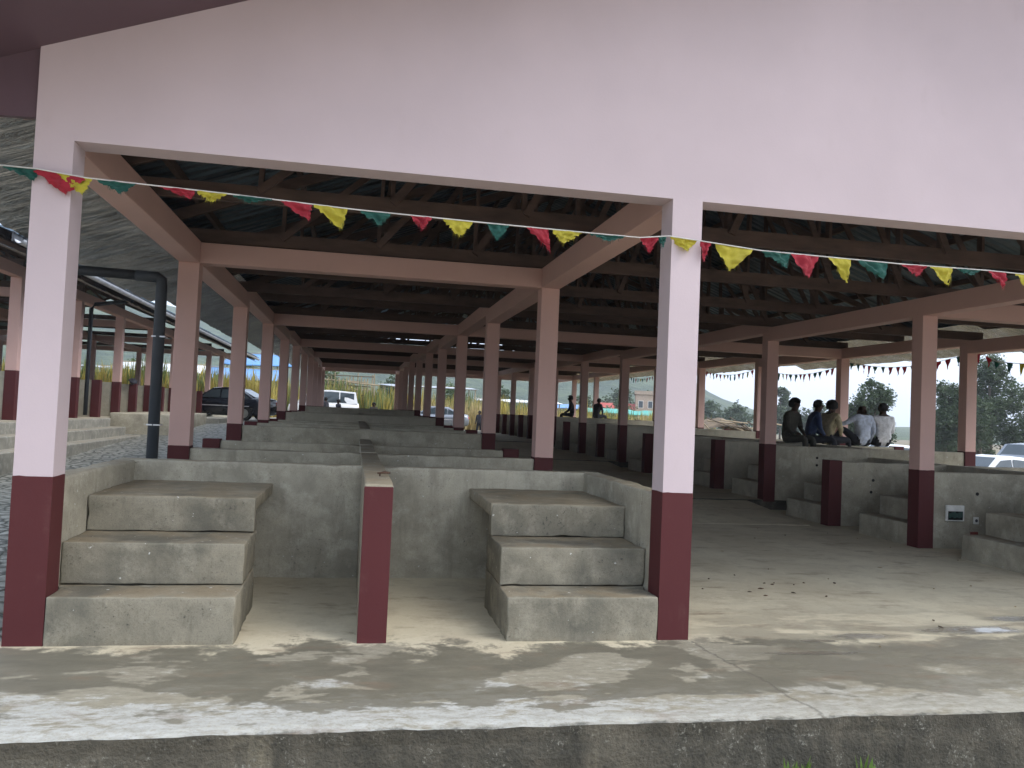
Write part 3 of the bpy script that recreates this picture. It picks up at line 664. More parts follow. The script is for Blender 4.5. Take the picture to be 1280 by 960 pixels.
# dark bag left on a pier across the lane
m = MB(); bm = bmesh.new(); bmesh.ops.create_icosphere(bm, subdivisions=3, radius=.16)
for v in bm.verts: v.co = Vector((v.co.x*.6, v.co.y*1.8, v.co.z*.6))*(1+.5*noise.noise(v.co*9))
me = bpy.data.meshes.new('black_bag'); bm.to_mesh(me); bm.free(); me.materials.append(M['shirt_dark']); me.polygons.foreach_set('use_smooth', [True]*len(me.polygons))
tag(link('black_bag', me, None, (EX-.12, 9.2+1.85*7+.1, 2.0)), 'crumpled black bag lying on a maroon pier across the lane', 'bag')

# ------------------------------------------------------------------ bunting
STRING = [(-.9, 2.86), (-.16, 2.79), (.04, 2.785), (.31, 2.76), (.72, 2.75), (1.11, 2.74), (1.86, 2.712), (2.63, 2.70), (3.4, 2.692), (3.76, 2.69), (3.96, 2.715), (4.2, 2.70), (4.64, 2.673), (5.15, 2.668), (5.74, 2.663), (6.45, 2.67), (6.75, 2.665), (7.6, 2.68), (8.99, 2.78)]
def strz(x, st):
    for (a, za), (b, zb) in zip(st, st[1:]):
        if a <= x <= b: return za+(zb-za)*(x-a)/(b-a)
    return st[-1][1]
def flag_mesh(p0, p1, tip, out, seed, mat, n=13, fr=True):
    """triangular rag: top edge p0-p1, hanging to tip, crumpled, with a frayed edge"""
    rnd = random.Random(seed); m = MB(); p0, p1, tip = Vector(p0), Vector(p1), Vector(tip); idx = []
    for j in range(n+1):
        t = j/n; row = []
        k = max(1, round((n+2)*(1-t)))
        for i in range(k+1):
            s = i/k; a = p0.lerp(p1, s); mid = p0.lerp(p1, .5); q = a.lerp(tip+(a-mid)*.10*(1-t), t)
            f = out*(.035*noise.noise(Vector((s*3.1+seed, t*2.3, seed*1.7)))+.018*noise.noise(Vector((s*8, t*6, seed))))*min(1, t*4+.15)
            if fr and (i in (0, k)) and j > 0: q = q+Vector((rnd.uniform(-.007, .007), 0, rnd.uniform(-.012, .004)))
            row.append(len(m.v)); m.v.append(tuple(q+f))
        idx.append(row)
    for a, b in zip(idx, idx[1:]):
        i = j = 0
        while i < len(a)-1 or j < len(b)-1:
            if j >= len(b)-1 or (i < len(a)-1 and (i+1)/(len(a)-1) <= (j+1)/max(1, len(b)-1)): m.f.append((a[i], a[i+1], b[j])); i += 1
            else: m.f.append((a[i], b[j+1], b[j])); j += 1
            m.mi.append(0)
    if fr:
        for k in range(26):      # loose threads
            t = rnd.uniform(.45, .98); base = p1.lerp(tip, t) if k % 2 else p0.lerp(tip, t); L = rnd.uniform(.008, .035)
            dx = rnd.uniform(-.012, .012); m.poly([base+Vector((-.0012, 0, .004)), base+Vector((.0012, 0, .004)), base+Vector((dx, .003, -L))])
    return m
FC = {'r': 'flag_red', 'y': 'flag_yellow', 'g': 'flag_green'}
FL = [('g', -.52, -.30, -.40, 2.68), ('g', -.15, .05, .02, 2.72), ('r', .01, .31, .20, 2.655), ('y', .14, .34, .29, 2.66), ('g', .36, .59, .5, 2.685), ('r', .71, .92, .9, 2.695), ('y', .92, 1.11, 1.01, 2.685), ('g', 1.13, 1.39, 1.24, 2.70), ('r', 1.41, 1.61, 1.6, 2.62), ('y', 1.62, 1.83, 1.8, 2.58), ('g', 1.91, 2.11, 2.03, 2.625), ('r', 2.22, 2.36, 2.3, 2.625), ('y', 2.43, 2.63, 2.54, 2.595), ('g', 2.71, 2.87, 2.79, 2.595), ('r', 2.98, 3.13, 3.14, 2.55), ('y', 3.15, 3.37, 3.23, 2.61), ('g', 3.41, 3.67, 3.54, 2.65), ('r', 3.76, 3.89, 3.83, 2.60), ('g', 3.88, 3.95, 3.92, 2.64), ('y', 3.97, 4.17, 4.09, 2.625), ('r', 4.19, 4.27, 4.215, 2.57), ('y', 4.3, 4.59, 4.41, 2.52), ('g', 4.64, 4.86, 4.83, 2.57), ('r', 4.86, 5.08, 5.0, 2.51), ('y', 5.15, 5.33, 5.3, 2.50), ('g', 5.37, 5.62, 5.58, 2.54), ('r', 5.73, 5.94, 5.85, 2.59), ('y', 5.96, 6.15, 6.11, 2.54), ('g', 6.18, 6.4, 6.28, 2.625), ('r', 6.44, 6.59, 6.57, 2.55), ('y', 6.67, 6.88, 6.77, 2.55), ('g', 6.95, 7.15, 7.06, 2.54), ('r', 7.25, 7.45, 7.33, 2.53)]
YB = -.035
bt = tag(empty('bunting', (4.1, YB, 2.7)), 'string of frayed red, yellow and green pennants hung across the gable front', 'bunting')
off = -Vector((4.1, YB, 2.7))
MB().tube([(x, YB-(.012 if -.1 < x < .3 or 3.95 < x < 4.25 else 0), z) for x, z in STRING], .0042, 6).build('string', 'rope', bt, off)
for i, (c, a, b, tx, tz) in enumerate(FL):
    o = flag_mesh((a, YB, strz(a, STRING)), (b, YB, strz(b, STRING)), (tx, YB-.01, tz), Vector((0, -1, 0)), i*3+1, FC[c]).build('pennant', FC[c], bt, off, smooth=True)
# the red rag wrapped round the corner column
# second bunting along the far side of the hall
bt2 = tag(empty('bunting', (13.3, 14, 2.9)), 'string of small pennants sagging between the outer columns across the aisle', 'bunting'); off2 = -Vector((13.3, 14, 2.9))
st2 = []
for a in (4.1, 8.1, 12.1, 16.1, 20.1, 24.1):
    n = 8
    for k in range(n): t = k/n; st2.append((a+4*t, BEAM(a)-.07+(.03 if a > 12 else 0)*0-(.20*4*t*(1-t))))
MB().tube([(13.27, y, z) for y, z in st2], .006, 5).build('string', 'rope', bt2, off2)
cyc = 'grrgyrgrg'; y = 4.3; i = 0
while y < 27.5:
    wd = random.uniform(.12, .17); z0, z1 = strz(y, st2), strz(y+wd, st2); c = FC[random.choice('grrygrg')]
    flag_mesh((13.27, y, z0), (13.27, y+wd, z1), (13.27, y+wd*random.uniform(.3, .8), min(z0, z1)-random.uniform(.13, .21)), Vector((1, 0, 0)), 100+i, c, 4, False).build('pennant', c, bt2, off2, smooth=True)
    y += wd+random.uniform(.06, .16); i += 1

# ------------------------------------------------------------------ people
def person(label, loc, rz, J, cloth, hairc='hair', bald=False, scale=1., group=None):
    """J: joint name -> (x, y, z) in metres, facing +y. One skinned body, hair as a child."""
    E = [('pelvis', 'waist'), ('waist', 'chest'), ('chest', 'neck'), ('neck', 'head0'), ('head0', 'head1')]
    for s in 'lr': E += [('chest', 'sho'+s), ('sho'+s, 'elb'+s), ('elb'+s, 'wri'+s), ('wri'+s, 'hand'+s), ('pelvis', 'hip'+s), ('hip'+s, 'knee'+s), ('knee'+s, 'ank'+s), ('ank'+s, 'toe'+s)]
    rad = dict(pelvis=(.15, .12), waist=(.145, .115), chest=(.165, .12), neck=(.058, .06), head0=(.075, .085), head1=(.085, .098))
    for s in 'lr': rad.update({'sho'+s: (.075, .075), 'elb'+s: (.052, .052), 'wri'+s: (.034, .034), 'hand'+s: (.038, .026), 'hip'+s: (.10, .10), 'knee'+s: (.070, .070), 'ank'+s: (.045, .045), 'toe'+s: (.042, .035)})
    for s in 'lr':
        if 'hand'+s not in J:
            w_, e_ = Vector(J['wri'+s]), Vector(J['elb'+s]); J['hand'+s] = tuple(w_+(w_-e_).normalized()*.10)
        if 'toe'+s not in J: a = Vector(J['ank'+s]); J['toe'+s] = tuple(a+Vector((0, .16, -.05)))
    names = list(rad); me = bpy.data.meshes.new('person'); me.from_pydata([J[n] for n in names], [(names.index(a), names.index(b)) for a, b in E], [])
    o = bpy.data.objects.new('person', me); COL.objects.link(o)
    sk = o.modifiers.new('skin', 'SKIN'); 
    lay = me.skin_vertices[0].data if me.skin_vertices else None
    if lay is None:
        bpy.context.view_layer.objects.active = o; bpy.ops.object.modifier_remove(modifier='skin'); bpy.ops.object.modifier_add(type='SKIN'); lay = me.skin_vertices[0].data
    for i, n in enumerate(names): lay[i].radius = rad[n]; lay[i].use_root = (n == 'pelvis')
    sb = o.modifiers.new('sub', 'SUBSURF'); sb.levels = sb.render_levels = 2
    dg = bpy.context.evaluated_depsgraph_get(); nm = bpy.data.meshes.new_from_object(o.evaluated_get(dg)); o.modifiers.clear(); o.data = nm; nm.name = 'person'
    mats = ['skin', cloth[0], cloth[1], 'shoes']
    for mn in mats: nm.materials.append(M[mn])
    jp = [Vector(J[n]) for n in names]
    kind = {}
    for a, b in E:
        k = 1
        if b in ('head0', 'head1'): k = 0
        if b[:4] == 'hand': k = 0
        if b[:3] == 'wri' and len(cloth) > 2 and cloth[2] == 'short': k = 0
        if b[:3] in ('hip', 'ank') or b[:4] == 'knee': k = 2
        if b[:3] == 'toe': k = 3
        kind[(a, b)] = k
    ab = []
    for (a, b), k in kind.items(): ab.append((Vector(J[a]), Vector(J[b]), k, sum(rad[b])/2))
    for p in nm.polygons:
        c = p.center; best = None
        for a, b, k, r in ab:
            t = max(0, min(1, (c-a).dot(b-a)/max(1e-6, (b-a).length_squared))); dd = (c-(a+(b-a)*t)).length-r*.8
            if best is None or dd < best[0]: best = (dd, k)
        p.material_index = best[1]; p.use_smooth = True
    # shape the head a little: chin, nose
    h0, h1 = Vector(J['head0']), Vector(J['head1']); hd = Vector(J.get('look', (0, 1, 0))).normalized()
    for v in nm.vertices:
        c = v.co-(h0+h1)/2
        if c.length < .16:
            f = c.dot(hd); side = (c-hd*f); side.z = 0
            if f > .06 and side.length < .02 and abs(c.z) < .035: v.co += hd*.022
            if f < -.02 and c.z > 0: v.co -= hd*.012
        n_ = noise.noise_vector(v.co*11)*.008
        if v.co.z < h0.z-.12: v.co += n_
    o.location = loc; o.rotation_euler = (0, 0, rz); o.scale = (scale,)*3
    if not bald:
        bm = bmesh.new(); bmesh.ops.create_icosphere(bm, subdivisions=3, radius=.105); c = h0.lerp(h1, .68)
        for v in list(bm.verts):
            if v.co.dot(hd) > .055 and v.co.z < .045 or v.co.z < -.07: bm.verts.remove(v)
        for v in bm.verts: v.co = c+Vector((v.co.x*.98, v.co.y*1.08, v.co.z*1.05))+v.co.normalized()*(.012*noise.noise(v.co*60)+(.02 if hairc == 'big' else 0))-hd*.012
        hm = bpy.data.meshes.new('hair'); bm.to_mesh(hm); bm.free(); hm.materials.append(M['hair']); hm.polygons.foreach_set('use_smooth', [True]*len(hm.polygons)); link('hair', hm, o)
    else:
        bm = bmesh.new()
    # ears
    s_ = hd.cross(Vector((0, 0, 1)))
    return tag(o, label, 'person', group)
def seated(lean=0., arms='lap', knees='down', look=(0, 1, 0), twist=0., leg_l=None):
    L = Vector((0, lean, 0))
    J = dict(pelvis=(0, 0, .12), waist=(0, -.02+lean*.3, .30), chest=(0, lean*.75, .52), neck=(0, lean*1.0+.015, .665), head0=(0, lean*1.08+.03, .745), head1=(0, lean*1.12+.035, .84), look=look)
    for s, k in (('l', -1), ('r', 1)):
        J['sho'+s] = (k*.19, lean*.85, .585); J['hip'+s] = (k*.10, .02, .10)
        if arms == 'lap': J['elb'+s] = (k*.25, lean*.6+.06, .33); J['wri'+s] = (k*.13, .26, .22)
        if arms == 'side': J['elb'+s] = (k*.26, lean*.5-.04, .33); J['wri'+s] = (k*.25, .08, .10)
        J['knee'+s] = (k*.15, .46, .12); J['ank'+s] = (k*.15, .48, -.32)
    return J
WZ = PAINT(10)-.02
# five people on the cross wall beyond the raised floor
J = seated(.10, 'lap', look=(0, 1, -.1))
person('seated person in dark printed clothes with wrapped hair on the far stall wall', (10.62, 10.08, WZ), R(-150), J, ('shirt_print', 'shirt_print'), 'big')
J = seated(.14, 'lap', look=(.2, 1, -.2))
person('seated person in a dark blue shirt leaning forward on the far stall wall', (11.08, 10.08, WZ), R(-105), J, ('shirt_blue', 'trousers_dark'))
J = seated(.10, 'lap', look=(0, 1, 0))
person('seated person in a yellow patterned shirt looking sideways on the far stall wall', (11.48, 10.08, WZ), R(-75), J, ('shirt_yellow', 'trousers_dark'), 'big')
J = seated(-.02, 'side', look=(0, 1, 0))
J['kneel'] = (-.40, .10, .36); J['ankl'] = (-.62, .10, .06); J['toel'] = (-.74, .16, .03); J['elbl'] = (-.36, .02, .47); J['wril'] = (-.50, .10, .42); J['handl'] = (-.56, .12, .36)
person('seated person in a pale blue shirt with one arm resting on a raised knee', (12.28, 10.08, WZ), R(4), J, ('shirt_blue_white', 'trousers_dark'), bald=True)
J = seated(-.02, 'lap', look=(0, 1, 0))
person('seated person in a white shirt seen from behind on the far stall wall', (12.76, 10.08, WZ), R(-6), J, ('shirt_white', 'trousers_dark'))
def standing(stride=.0):
    J = dict(pelvis=(0, 0, .93), waist=(0, 0, 1.08), chest=(0, 0, 1.32), neck=(0, 0, 1.47), head0=(0, .01, 1.55), head1=(0, .015, 1.65))
    for s, k in (('l', -1), ('r', 1)):
        J['sho'+s] = (k*.19, 0, 1.40); J['elb'+s] = (k*.25, -.03, 1.13); J['wri'+s] = (k*.22, .10, .93); J['hip'+s] = (k*.10, 0, .90); J['knee'+s] = (k*.11, .03+k*stride, .48); J['ank'+s] = (k*.11, -.02+k*stride*1.4, .07)
    return J
person('standing person in dark clothes on the grass beyond the aisle', (9.85, 47.2, gz(9.85, 47)+.02), R(140), standing(.05), ('shirt_dark', 'trousers_dark'))
for i, (x, y, lab) in enumerate(((-.25, 42.6, 'dark clothed person standing by the white van, turned aside'), (.25, 42.4, 'tall dark clothed person standing before the white van'), (.95, 42.9, 'dark clothed person with wrapped hair near the white van'), (3.0, 44.3, 'person in dark clothes standing among the yellow weeds'))):
    person(lab, (x, y, [.22, .30, .20, .12][i]), R(60*i), standing(.02), ('shirt_dark' if i != 3 else 'shirt_print', 'trousers_dark'), 'big' if i > 1 else 'hair')
J = seated(.08, 'lap'); person('dark seated person with bulky hair on a far stall wall beyond the aisle', (10.9, 28.08, 1.46), R(80), J, ('shirt_dark', 'trousers_dark'), 'big')
J = seated(.12, 'lap'); person('dark seated person leaning forward on a distant stall wall before the green tarps', (12.55, 30.08, 1.46), R(-60), J, ('shirt_dark', 'trousers_dark'))

# ------------------------------------------------------------------ cars
def car(label, loc, rz, paint, kind='sedan', group=None):
    """length along +x (front at +x). lofted lower body and greenhouse, separate glass, wheels, lamps"""
    if kind == 'sedan': L, W, sta, gh = 4.5, 1.76, [(-2.25, .42, .80, .78), (-2.18, .30, .98, .84), (-1.9, .24, 1.03, .87), (-1.1, .2, .98, .88), (0, .2, .95, .88), (.85, .2, .95, .88), (1.5, .22, .87, .86), (2.05, .26, .74, .80), (2.22, .36, .58, .70)], [(-1.75, 1.0, .70), (-.95, 1.43, .56), (-.2, 1.48, .58), (.35, 1.44, .57), (1.05, .96, .70)]
    elif kind == 'suv': L, W, sta, gh = 4.6, 1.82, [(-2.28, .45, .98, .82), (-2.2, .34, 1.08, .88), (-1.5, .28, 1.06, .90), (0, .26, 1.02, .91), (.9, .26, 1.02, .91), (1.6, .3, .98, .89), (2.15, .34, .86, .82), (2.3, .44, .66, .74)], [(-2.16, 1.07, .76), (-1.85, 1.66, .66), (-.6, 1.74, .67), (.3, 1.70, .66), (1.0, 1.04, .76)]
    else: L, W, sta, gh = 4.7, 1.75, [(-2.35, .4, 1.0, .82), (-2.28, .3, 1.12, .85), (-1.0, .26, 1.12, .87), (.8, .26, 1.10, .87), (1.7, .3, 1.06, .86), (2.2, .34, .96, .80), (2.33, .44, .7, .74)], [(-2.26, 1.1, .80), (-2.1, 1.86, .72), (-.5, 1.95, .73), (.9, 1.90, .72), (1.75, 1.08, .78)]
    e = tag(empty('parked_car', loc, rz), label, 'car', group)
    m = MB(); ring = []
    for (x, zb, zt, hw) in sta:
        pts = [(0, zt+.02), (hw*.7, zt+.012), (hw*.94, zt-.05), (hw, zt-.22), (hw*.99, zb+.12), (hw*.9, zb), (0, zb)]
        full = [(x, y, z) for y, z in pts]+[(x, -y, z) for y, z in pts[-2:0:-1]]; ring.append([len(m.v)+k for k in range(len(full))]); m.v += full
    n = len(ring[0])
    for a, b in zip(ring, ring[1:]):
        for k in range(n): m.f.append((a[k], a[(k+1) % n], b[(k+1) % n], b[k])); m.mi.append(0)
    m.f += [tuple(ring[0]), tuple(ring[-1][::-1])]; m.mi += [0, 0]
    b = m.build('body', paint, e, smooth=True)
    m = MB(); ring = []
    for (x, z, hw) in gh:
        full = [(x, hw, z-.02), (x, hw*.8, z), (x, -hw*.8, z), (x, -hw, z-.02)]; ring.append([len(m.v)+k for k in range(4)]); m.v += full
    for a, c in zip(ring, ring[1:]):
        for k in range(3): m.f.append((a[k], a[k+1], c[k+1], c[k])); m.mi.append(0)
    # pillars: cabin sides down to the belt
    beltz = gh[0][1]; 
    for s in (0, 3):
        poly = [m.v[r[s]] for r in ring]; base = [(gh[-1][0], poly[-1][1]*1.05, gh[-1][1]-.05), (gh[0][0], poly[0][1]*1.05, gh[0][1]-.05)]
        m.poly(poly+base)
    m.build('cabin', paint, e)
    # glass set into the cabin: windscreen, rear screen, side windows
    def pane(name, pts): MB().poly(pts).build(name, 'glass_dark', e)
    def lerp(a, c, t): return tuple(p+(q-p)*t for p, q in zip(a, c))
    (xa, za, ha), (xb, zb, hb) = gh[-1], gh[-2]; nx, nz = (za-zb)*-1, (xa-xb); ln = math.hypot(nx, nz); ox, oz = nx/ln*.012, nz/ln*.012
    pane('windscreen', [(xa-.06+ox, ha*.86, za+.03+oz), (xa-.06+ox, -ha*.86, za+.03+oz), (xb+.03+ox, -hb*.84, zb-.03+oz), (xb+.03+ox, hb*.84, zb-.03+oz)])
    (xa, za, ha), (xb, zb, hb) = gh[0], gh[1]; pane('rear_screen', [(xa+.04-.012, ha*.8, za+.05+.012), (xa+.04-.012, -ha*.8, za+.05+.012), (xb-.05-.012, -hb*.8, zb-.05+.012), (xb-.05-.012, hb*.8, zb-.05+.012)])
    def roof_at(x):
        for (a, z, h), (c, z2, h2) in zip(gh, gh[1:]):
            if a <= x <= c: t = (x-a)/(c-a); return z+(z2-z)*t, h+(h2-h)*t
        return gh[0][1], gh[0][2]
    belt = min(gh[0][1], gh[-1][1])+.03; hwb = max(gh[0][2], gh[-1][2])*1.03
    x0, x1 = gh[0][0]+.22, gh[-1][0]-.22; cuts = [x0, x0+(x1-x0)*.28, x0+(x1-x0)*.60, x1]
    for a, c in zip(cuts, cuts[1:]):
        a2, c2 = a+.035, c-.035
        for s in (1, -1):
            pts = []
            for x in (a2, c2): pts.append((x, s*(hwb*.985+.012), belt))
            for x in (c2, (a2+c2)/2, a2): z, h = roof_at(x); zt = max(belt+.05, z-.10); t = (zt-belt)/max(.05, z-belt); pts.append((x, s*(hwb+(h-hwb)*t*.95+.014), zt))
            pane('side_window', pts)
    for xw in (-1.38 if kind != 'van' else -1.45, 1.38):
        for s in (1, -1):
            t = MB().tube([(xw, s*(W/2-.20), .32), (xw, s*(W/2-.01), .32)], .32, 18).build('wheel', 'tyre', e); MB().tube([(xw, s*(W/2-.012), .32), (xw, s*(W/2+.004), .32)], .20, 14).build('rim', 'rim', t)
    zt, zf = sta[1][2]-.18, sta[-2][2]-.10
    for s in (1, -1):
        MB().box(-L/2-.005, -L/2+.30, s*.62-.16*1, s*.62+.16, zt-.10, zt+.08).build('tail_lamp', 'lamp_red', e, bevel=.03)
        MB().box(L/2-.30, L/2-.07, s*.58-.16, s*.58+.16, zf-.10, zf+.03).build('headlamp', 'lamp_clear', e, bevel=.03)
        MB().box(gh[-1][0]-.25, gh[-1][0]-.12, s*(W/2+.02)-.06, s*(W/2+.02)+.06, belt+.0, belt+.12).build('mirror', paint, e, bevel=.02)
    for s in (1, -1): MB().box(-1.6, 1.4, s*(W/2-.005)-.01, s*(W/2-.005)+.012, .62, .66).build('side_trim', 'gutter_metal', e)
    return e
car('black sedan with a red tail lamp parked at the top of the paved lane', (-3.95, 34.2, gz(-3.5, 31)+.03), R(160), 'car_black')
car('white van parked before the timber rack beyond the hall', (-.2, 52, gz(0, 52)-.0), R(180), 'car_white', 'van')
car('grey sedan parked beyond the aisle before the yellow weeds', (6.9, 47.5, gz(7, 47)+.25), R(175), 'car_grey')
car('white car with a broad windscreen facing the hall beside the outer columns', (21.2, 12.4, gz(21, 13)-.0), R(208), 'car_white')
car('white car behind the windscreen car, showing dark side windows', (21.6, 17.2, gz(21, 17)-.05), R(190), 'car_white')
car('white sedan parked behind the white shirted person', (22.5, 23.5, gz(22, 23)+.0), R(185), 'car_white')
car('silver grey car parked under the roadside trees', (25.6, 20.0, gz(25, 20)+.05), R(200), 'car_grey', 'suv')

# ------------------------------------------------------------------ trees and weeds
def tree(label, loc, H_, crown, n_leaf, mat, seed, trunk_r=.22, group=None, leaf=.16):
    """crown: list of (x, y, z, r) lobes in metres from the foot"""
    rnd = random.Random(seed); e = tag(empty('tree', loc), label, 'tree', group)
    m = MB(); top = max(c[2] for c in crown)
    m.tube([(0, 0, -.3), (.05, .03, H_*.25), (-.06, .08, H_*.5), (.04, .0, top)], [trunk_r, trunk_r*.8, trunk_r*.55, trunk_r*.15], 8)
    for (x, y, z, r) in crown: m.tube([(0, .02, H_*.28), (x*.45, y*.45, z*.7), (x, y, z)], [trunk_r*.45, trunk_r*.28, trunk_r*.08], 5)
    m.build('trunk', 'bark', e, smooth=True)
    m = MB(); tot = sum(c[3]**2 for c in crown)
    for (x, y, z, r) in crown:
        clumps = max(8, int(22*r))
        for k in range(clumps):
            while True:
                d_ = Vector((rnd.uniform(-1, 1), rnd.uniform(-1, 1), rnd.uniform(-.8, 1)))
                if .35 < d_.length < 1: break
            c = Vector((x, y, z))+d_*r; cr = r*rnd.uniform(.22, .42)
            for q in range(int(n_leaf*r*r/tot/clumps)):
                p = c+Vector((rnd.gauss(0, .5), rnd.gauss(0, .5), rnd.gauss(0, .42)))*cr*1.15
                s = leaf*rnd.uniform(.6, 1.3); a = Vector((rnd.gauss(0, 1), rnd.gauss(0, 1), rnd.gauss(0, .6))).normalized(); b = a.cross(Vector((rnd.gauss(0, 1), rnd.gauss(0, 1), rnd.gauss(0, 1)))).normalized()
                m.poly([p-a*s, p-b*s*.45, p+a*s, p+b*s*.45])
    m.build('crown', mat, e); return e
def lobes(rnd, H_, W_, n, low=.35):
    out = []
    for k in range(n):
        t = k/(n-1); a = rnd.uniform(0, 6.28); rr = W_*math.sin(math.pi*min(1, .25+t*.75))*rnd.uniform(.35, .8)
        out.append((math.cos(a)*rr, math.sin(a)*rr, H_*(low+(1-low)*t*.88), W_*rnd.uniform(.34, .55)*(1.1-.35*t)))
    return out
T = [('tall open crowned tree with a rounded top beyond the white cars', 47.4, 46.8, 7.9, 2.5, 18, 22000), ('dark broad tree beside the tall open tree', 51.5, 47.2, 6.2, 2.8, 14, 18000), ('bushy tree seen between the two outer columns', 41.4, 44.0, 5.5, 2.1, 14, 16000),
     ('rounded tree behind the white shirted person', 37.6, 46.5, 5.3, 2.2, 13, 16000), ('low dark shrubby tree under the tall open tree', 45.0, 45.0, 4.2, 2.3, 12, 12000), ('low bushy tree filling the gap under the bushy tree', 43.2, 46.5, 3.8, 2.2, 11, 10000)]
for i, (lab, x, y, h, w_, n, nl) in enumerate(T): tree(lab, (x, y, gz(x, y)-.1), h, lobes(random.Random(40+i), h, w_, n, .18 if i > 3 else .25), nl, 'leaf_dark', i, group='roadside trees', leaf=.11)
for i, (x, y, h, w_) in enumerate(((62.5, 104, 7.2, 2.2), (66, 108, 4.6, 3), (70, 106, 5, 3), (75, 108, 5, 3), (79, 106, 4.6, 3.2), (60, 112, 4.6, 3), (54, 120, 6, 3.5), (50, 124, 6.2, 3.6), (45.5, 126, 7, 3.4), (57, 116, 5, 3))):
    tree(['slender tree with layered branches far beyond the seated people', 'low round tree in the distant hedge line'][i > 0], (x, y, -.2), h, lobes(random.Random(70+i), h, w_, 8, .3), 2200, 'leaf_dark', 70+i, .16, 'distant hedge trees', .28)

for i, (x, y, h, w_) in enumerate(((-30, 74, 3.6, 2.6), (-19, 78, 4.2, 3), (-9, 80, 4.8, 3), (-1, 84, 4.6, 3.2), (6, 88, 5.2, 3.2), (13, 86, 4.4, 3), (19, 90, 4.8, 3.2), (26, 98, 5, 3.4), (33, 104, 5.2, 3.4), (40, 110, 5, 3.2))):
    tree(['dusky bush on the slope behind the pole shelters', 'full green bush on the slope behind the pole shelters'][i % 2], (x, y, gz(x, y)-.2), h, lobes(random.Random(170+i), h, w_, 8, .12), 3000, ['leaf_dark', 'leaf_green'][i % 2], 170+i, .14, 'bushes on the slope', .24)
def weeds(name, mat, n, xr, yr, hr, seed, lean=.3, wd=.05):
    rnd = random.Random(seed); m = MB()
    for k in range(n):
        x, y = rnd.uniform(*xr), rnd.uniform(*yr); z = gz(x, y); h = rnd.uniform(*hr)*1.22*(.75+.4*noise.noise(Vector((x*.35, y*.35, seed)))); a = rnd.uniform(0, 6.28); lx, ly = math.cos(a)*lean*h*rnd.random(), math.sin(a)*lean*h*rnd.random(); w_ = wd*rnd.uniform(.6, 1.5)
        c, s = math.cos(a+1.6)*w_, math.sin(a+1.6)*w_
        m.poly([(x-c, y-s, z-.1), (x+c, y+s, z-.1), (x+c*.8+lx*.5, y+s*.8+ly*.5, z+h*.65), (x+lx, y+ly, z+h), (x-c*.8+lx*.5, y-s*.8+ly*.5, z+h*.65)])
    return m.build(name, mat)
tag(weeds('tall_weeds', 'weed_yellow', 7000, (-26, 30), (55, 61), (1.6, 3.2), 1), 'tall yellowing weeds growing along the slope behind the hall', 'weeds', kind='stuff')
tag(weeds('tall_weeds', 'weed_green', 7000, (-26, 30), (55, 62), (1.4, 3.0), 2), 'tall green weeds mixed through the yellow ones behind the hall', 'weeds', kind='stuff')
tag(weeds('tall_weeds', 'weed_straw', 4000, (6, 24), (51, 56), (1.0, 2.4), 3), 'dry straw coloured weeds beyond the end of the aisle', 'weeds', kind='stuff')
tag(weeds('tall_weeds', 'weed_green', 6000, (-24, -5.2), (45.5, 53), (1.6, 3.1), 4), 'green and yellow weeds behind the black sedan', 'weeds', kind='stuff')
tag(weeds('tall_weeds', 'weed_yellow', 5000, (-24, -3.2), (44.5, 52), (1.6, 3.0), 5), 'yellow flowering weeds behind the black sedan', 'weeds', kind='stuff')
tag(weeds('red_blossoms', 'blossom_red', 160, (-16, -4), (46, 51), (1.5, 2.3), 6, .4, .05), 'orange red blossoms among the weeds behind the black sedan', 'weeds', kind='stuff')
# small weeds at the foot of the platform
for x, n, lab in ((4.16, 26, 'small green weed rooted at the foot of the platform, the taller clump'), (4.55, 10, 'tiny green weed beside the taller clump at the platform foot')):
    rnd = random.Random(int(x*9)); m = MB()
    for k in range(n):
        a = rnd.uniform(0, 6.28); h = rnd.uniform(.04, .15); b = Vector((rnd.uniform(-.05, .05), -.02+rnd.uniform(-.03, .0), 0)); t = b+Vector((math.cos(a)*.03, math.sin(a)*.02-.01, h)); w_ = Vector((math.sin(a), -math.cos(a), 0))*.010
        m.poly([b-w_*.3, b+w_*.3, t*.6+b*.4+w_, t, t*.6+b*.4-w_])
    tag(m.build('weed', 'weed_small', None, (x, -1.45, -.29)), lab, 'weed')

# ------------------------------------------------------------------ market shelters, rack and houses behind
def shelter(label, loc, rz, L, D, h, mat, group=None, tilt=.25):
    e = tag(empty('market_shelter', loc, rz), label, 'shelter', group); n = 8
    for x in (-L/2, 0, L/2):
        for y in (-D/2, D/2): MB().tube([(x, y, -.5), (x+.04, y, h+(tilt if y > 0 else 0))], .05, 6).build('post', 'pole_wood', e)
    for y in (-D/2, D/2): MB().tube([(-L/2-.2, y, h+(tilt if y > 0 else 0)), (L/2+.2, y, h+(tilt if y > 0 else 0)+.03)], .035, 6).build('rail', 'pole_wood', e)
    m = MB()
    for j in range(n+1):
        for i in range(n+1):
            x = -L/2-.3+(L+.6)*i/n; y = -D/2-.3+(D+.6)*j/n; m.v.append((x, y, h+.05+tilt*(j/n)+.10*noise.noise(Vector((x*.9+loc[0], y*.9, loc[1])))))
    for j in range(n):
        for i in range(n): a = j*(n+1)+i; m.f.append((a, a+1, a+n+2, a+n+1)); m.mi.append(0)
    t = m.build('tarp', mat, e, smooth=True); so = t.modifiers.new('thick', 'SOLIDIFY'); so.thickness = .02
    return e
shelter('pole shelter under a bright blue tarp behind the flowering weeds', (-6.6, 61.5, gz(-6, 60)), R(4), 5.5, 3, 2.5, 'tarp_blue', tilt=1.1)
shelter('pole shelter under a pale blue tarp higher up the slope', (-5.0, 66, gz(-5, 66)+.9), R(-5), 7, 3, 3.0, 'tarp_blue', tilt=1.2)
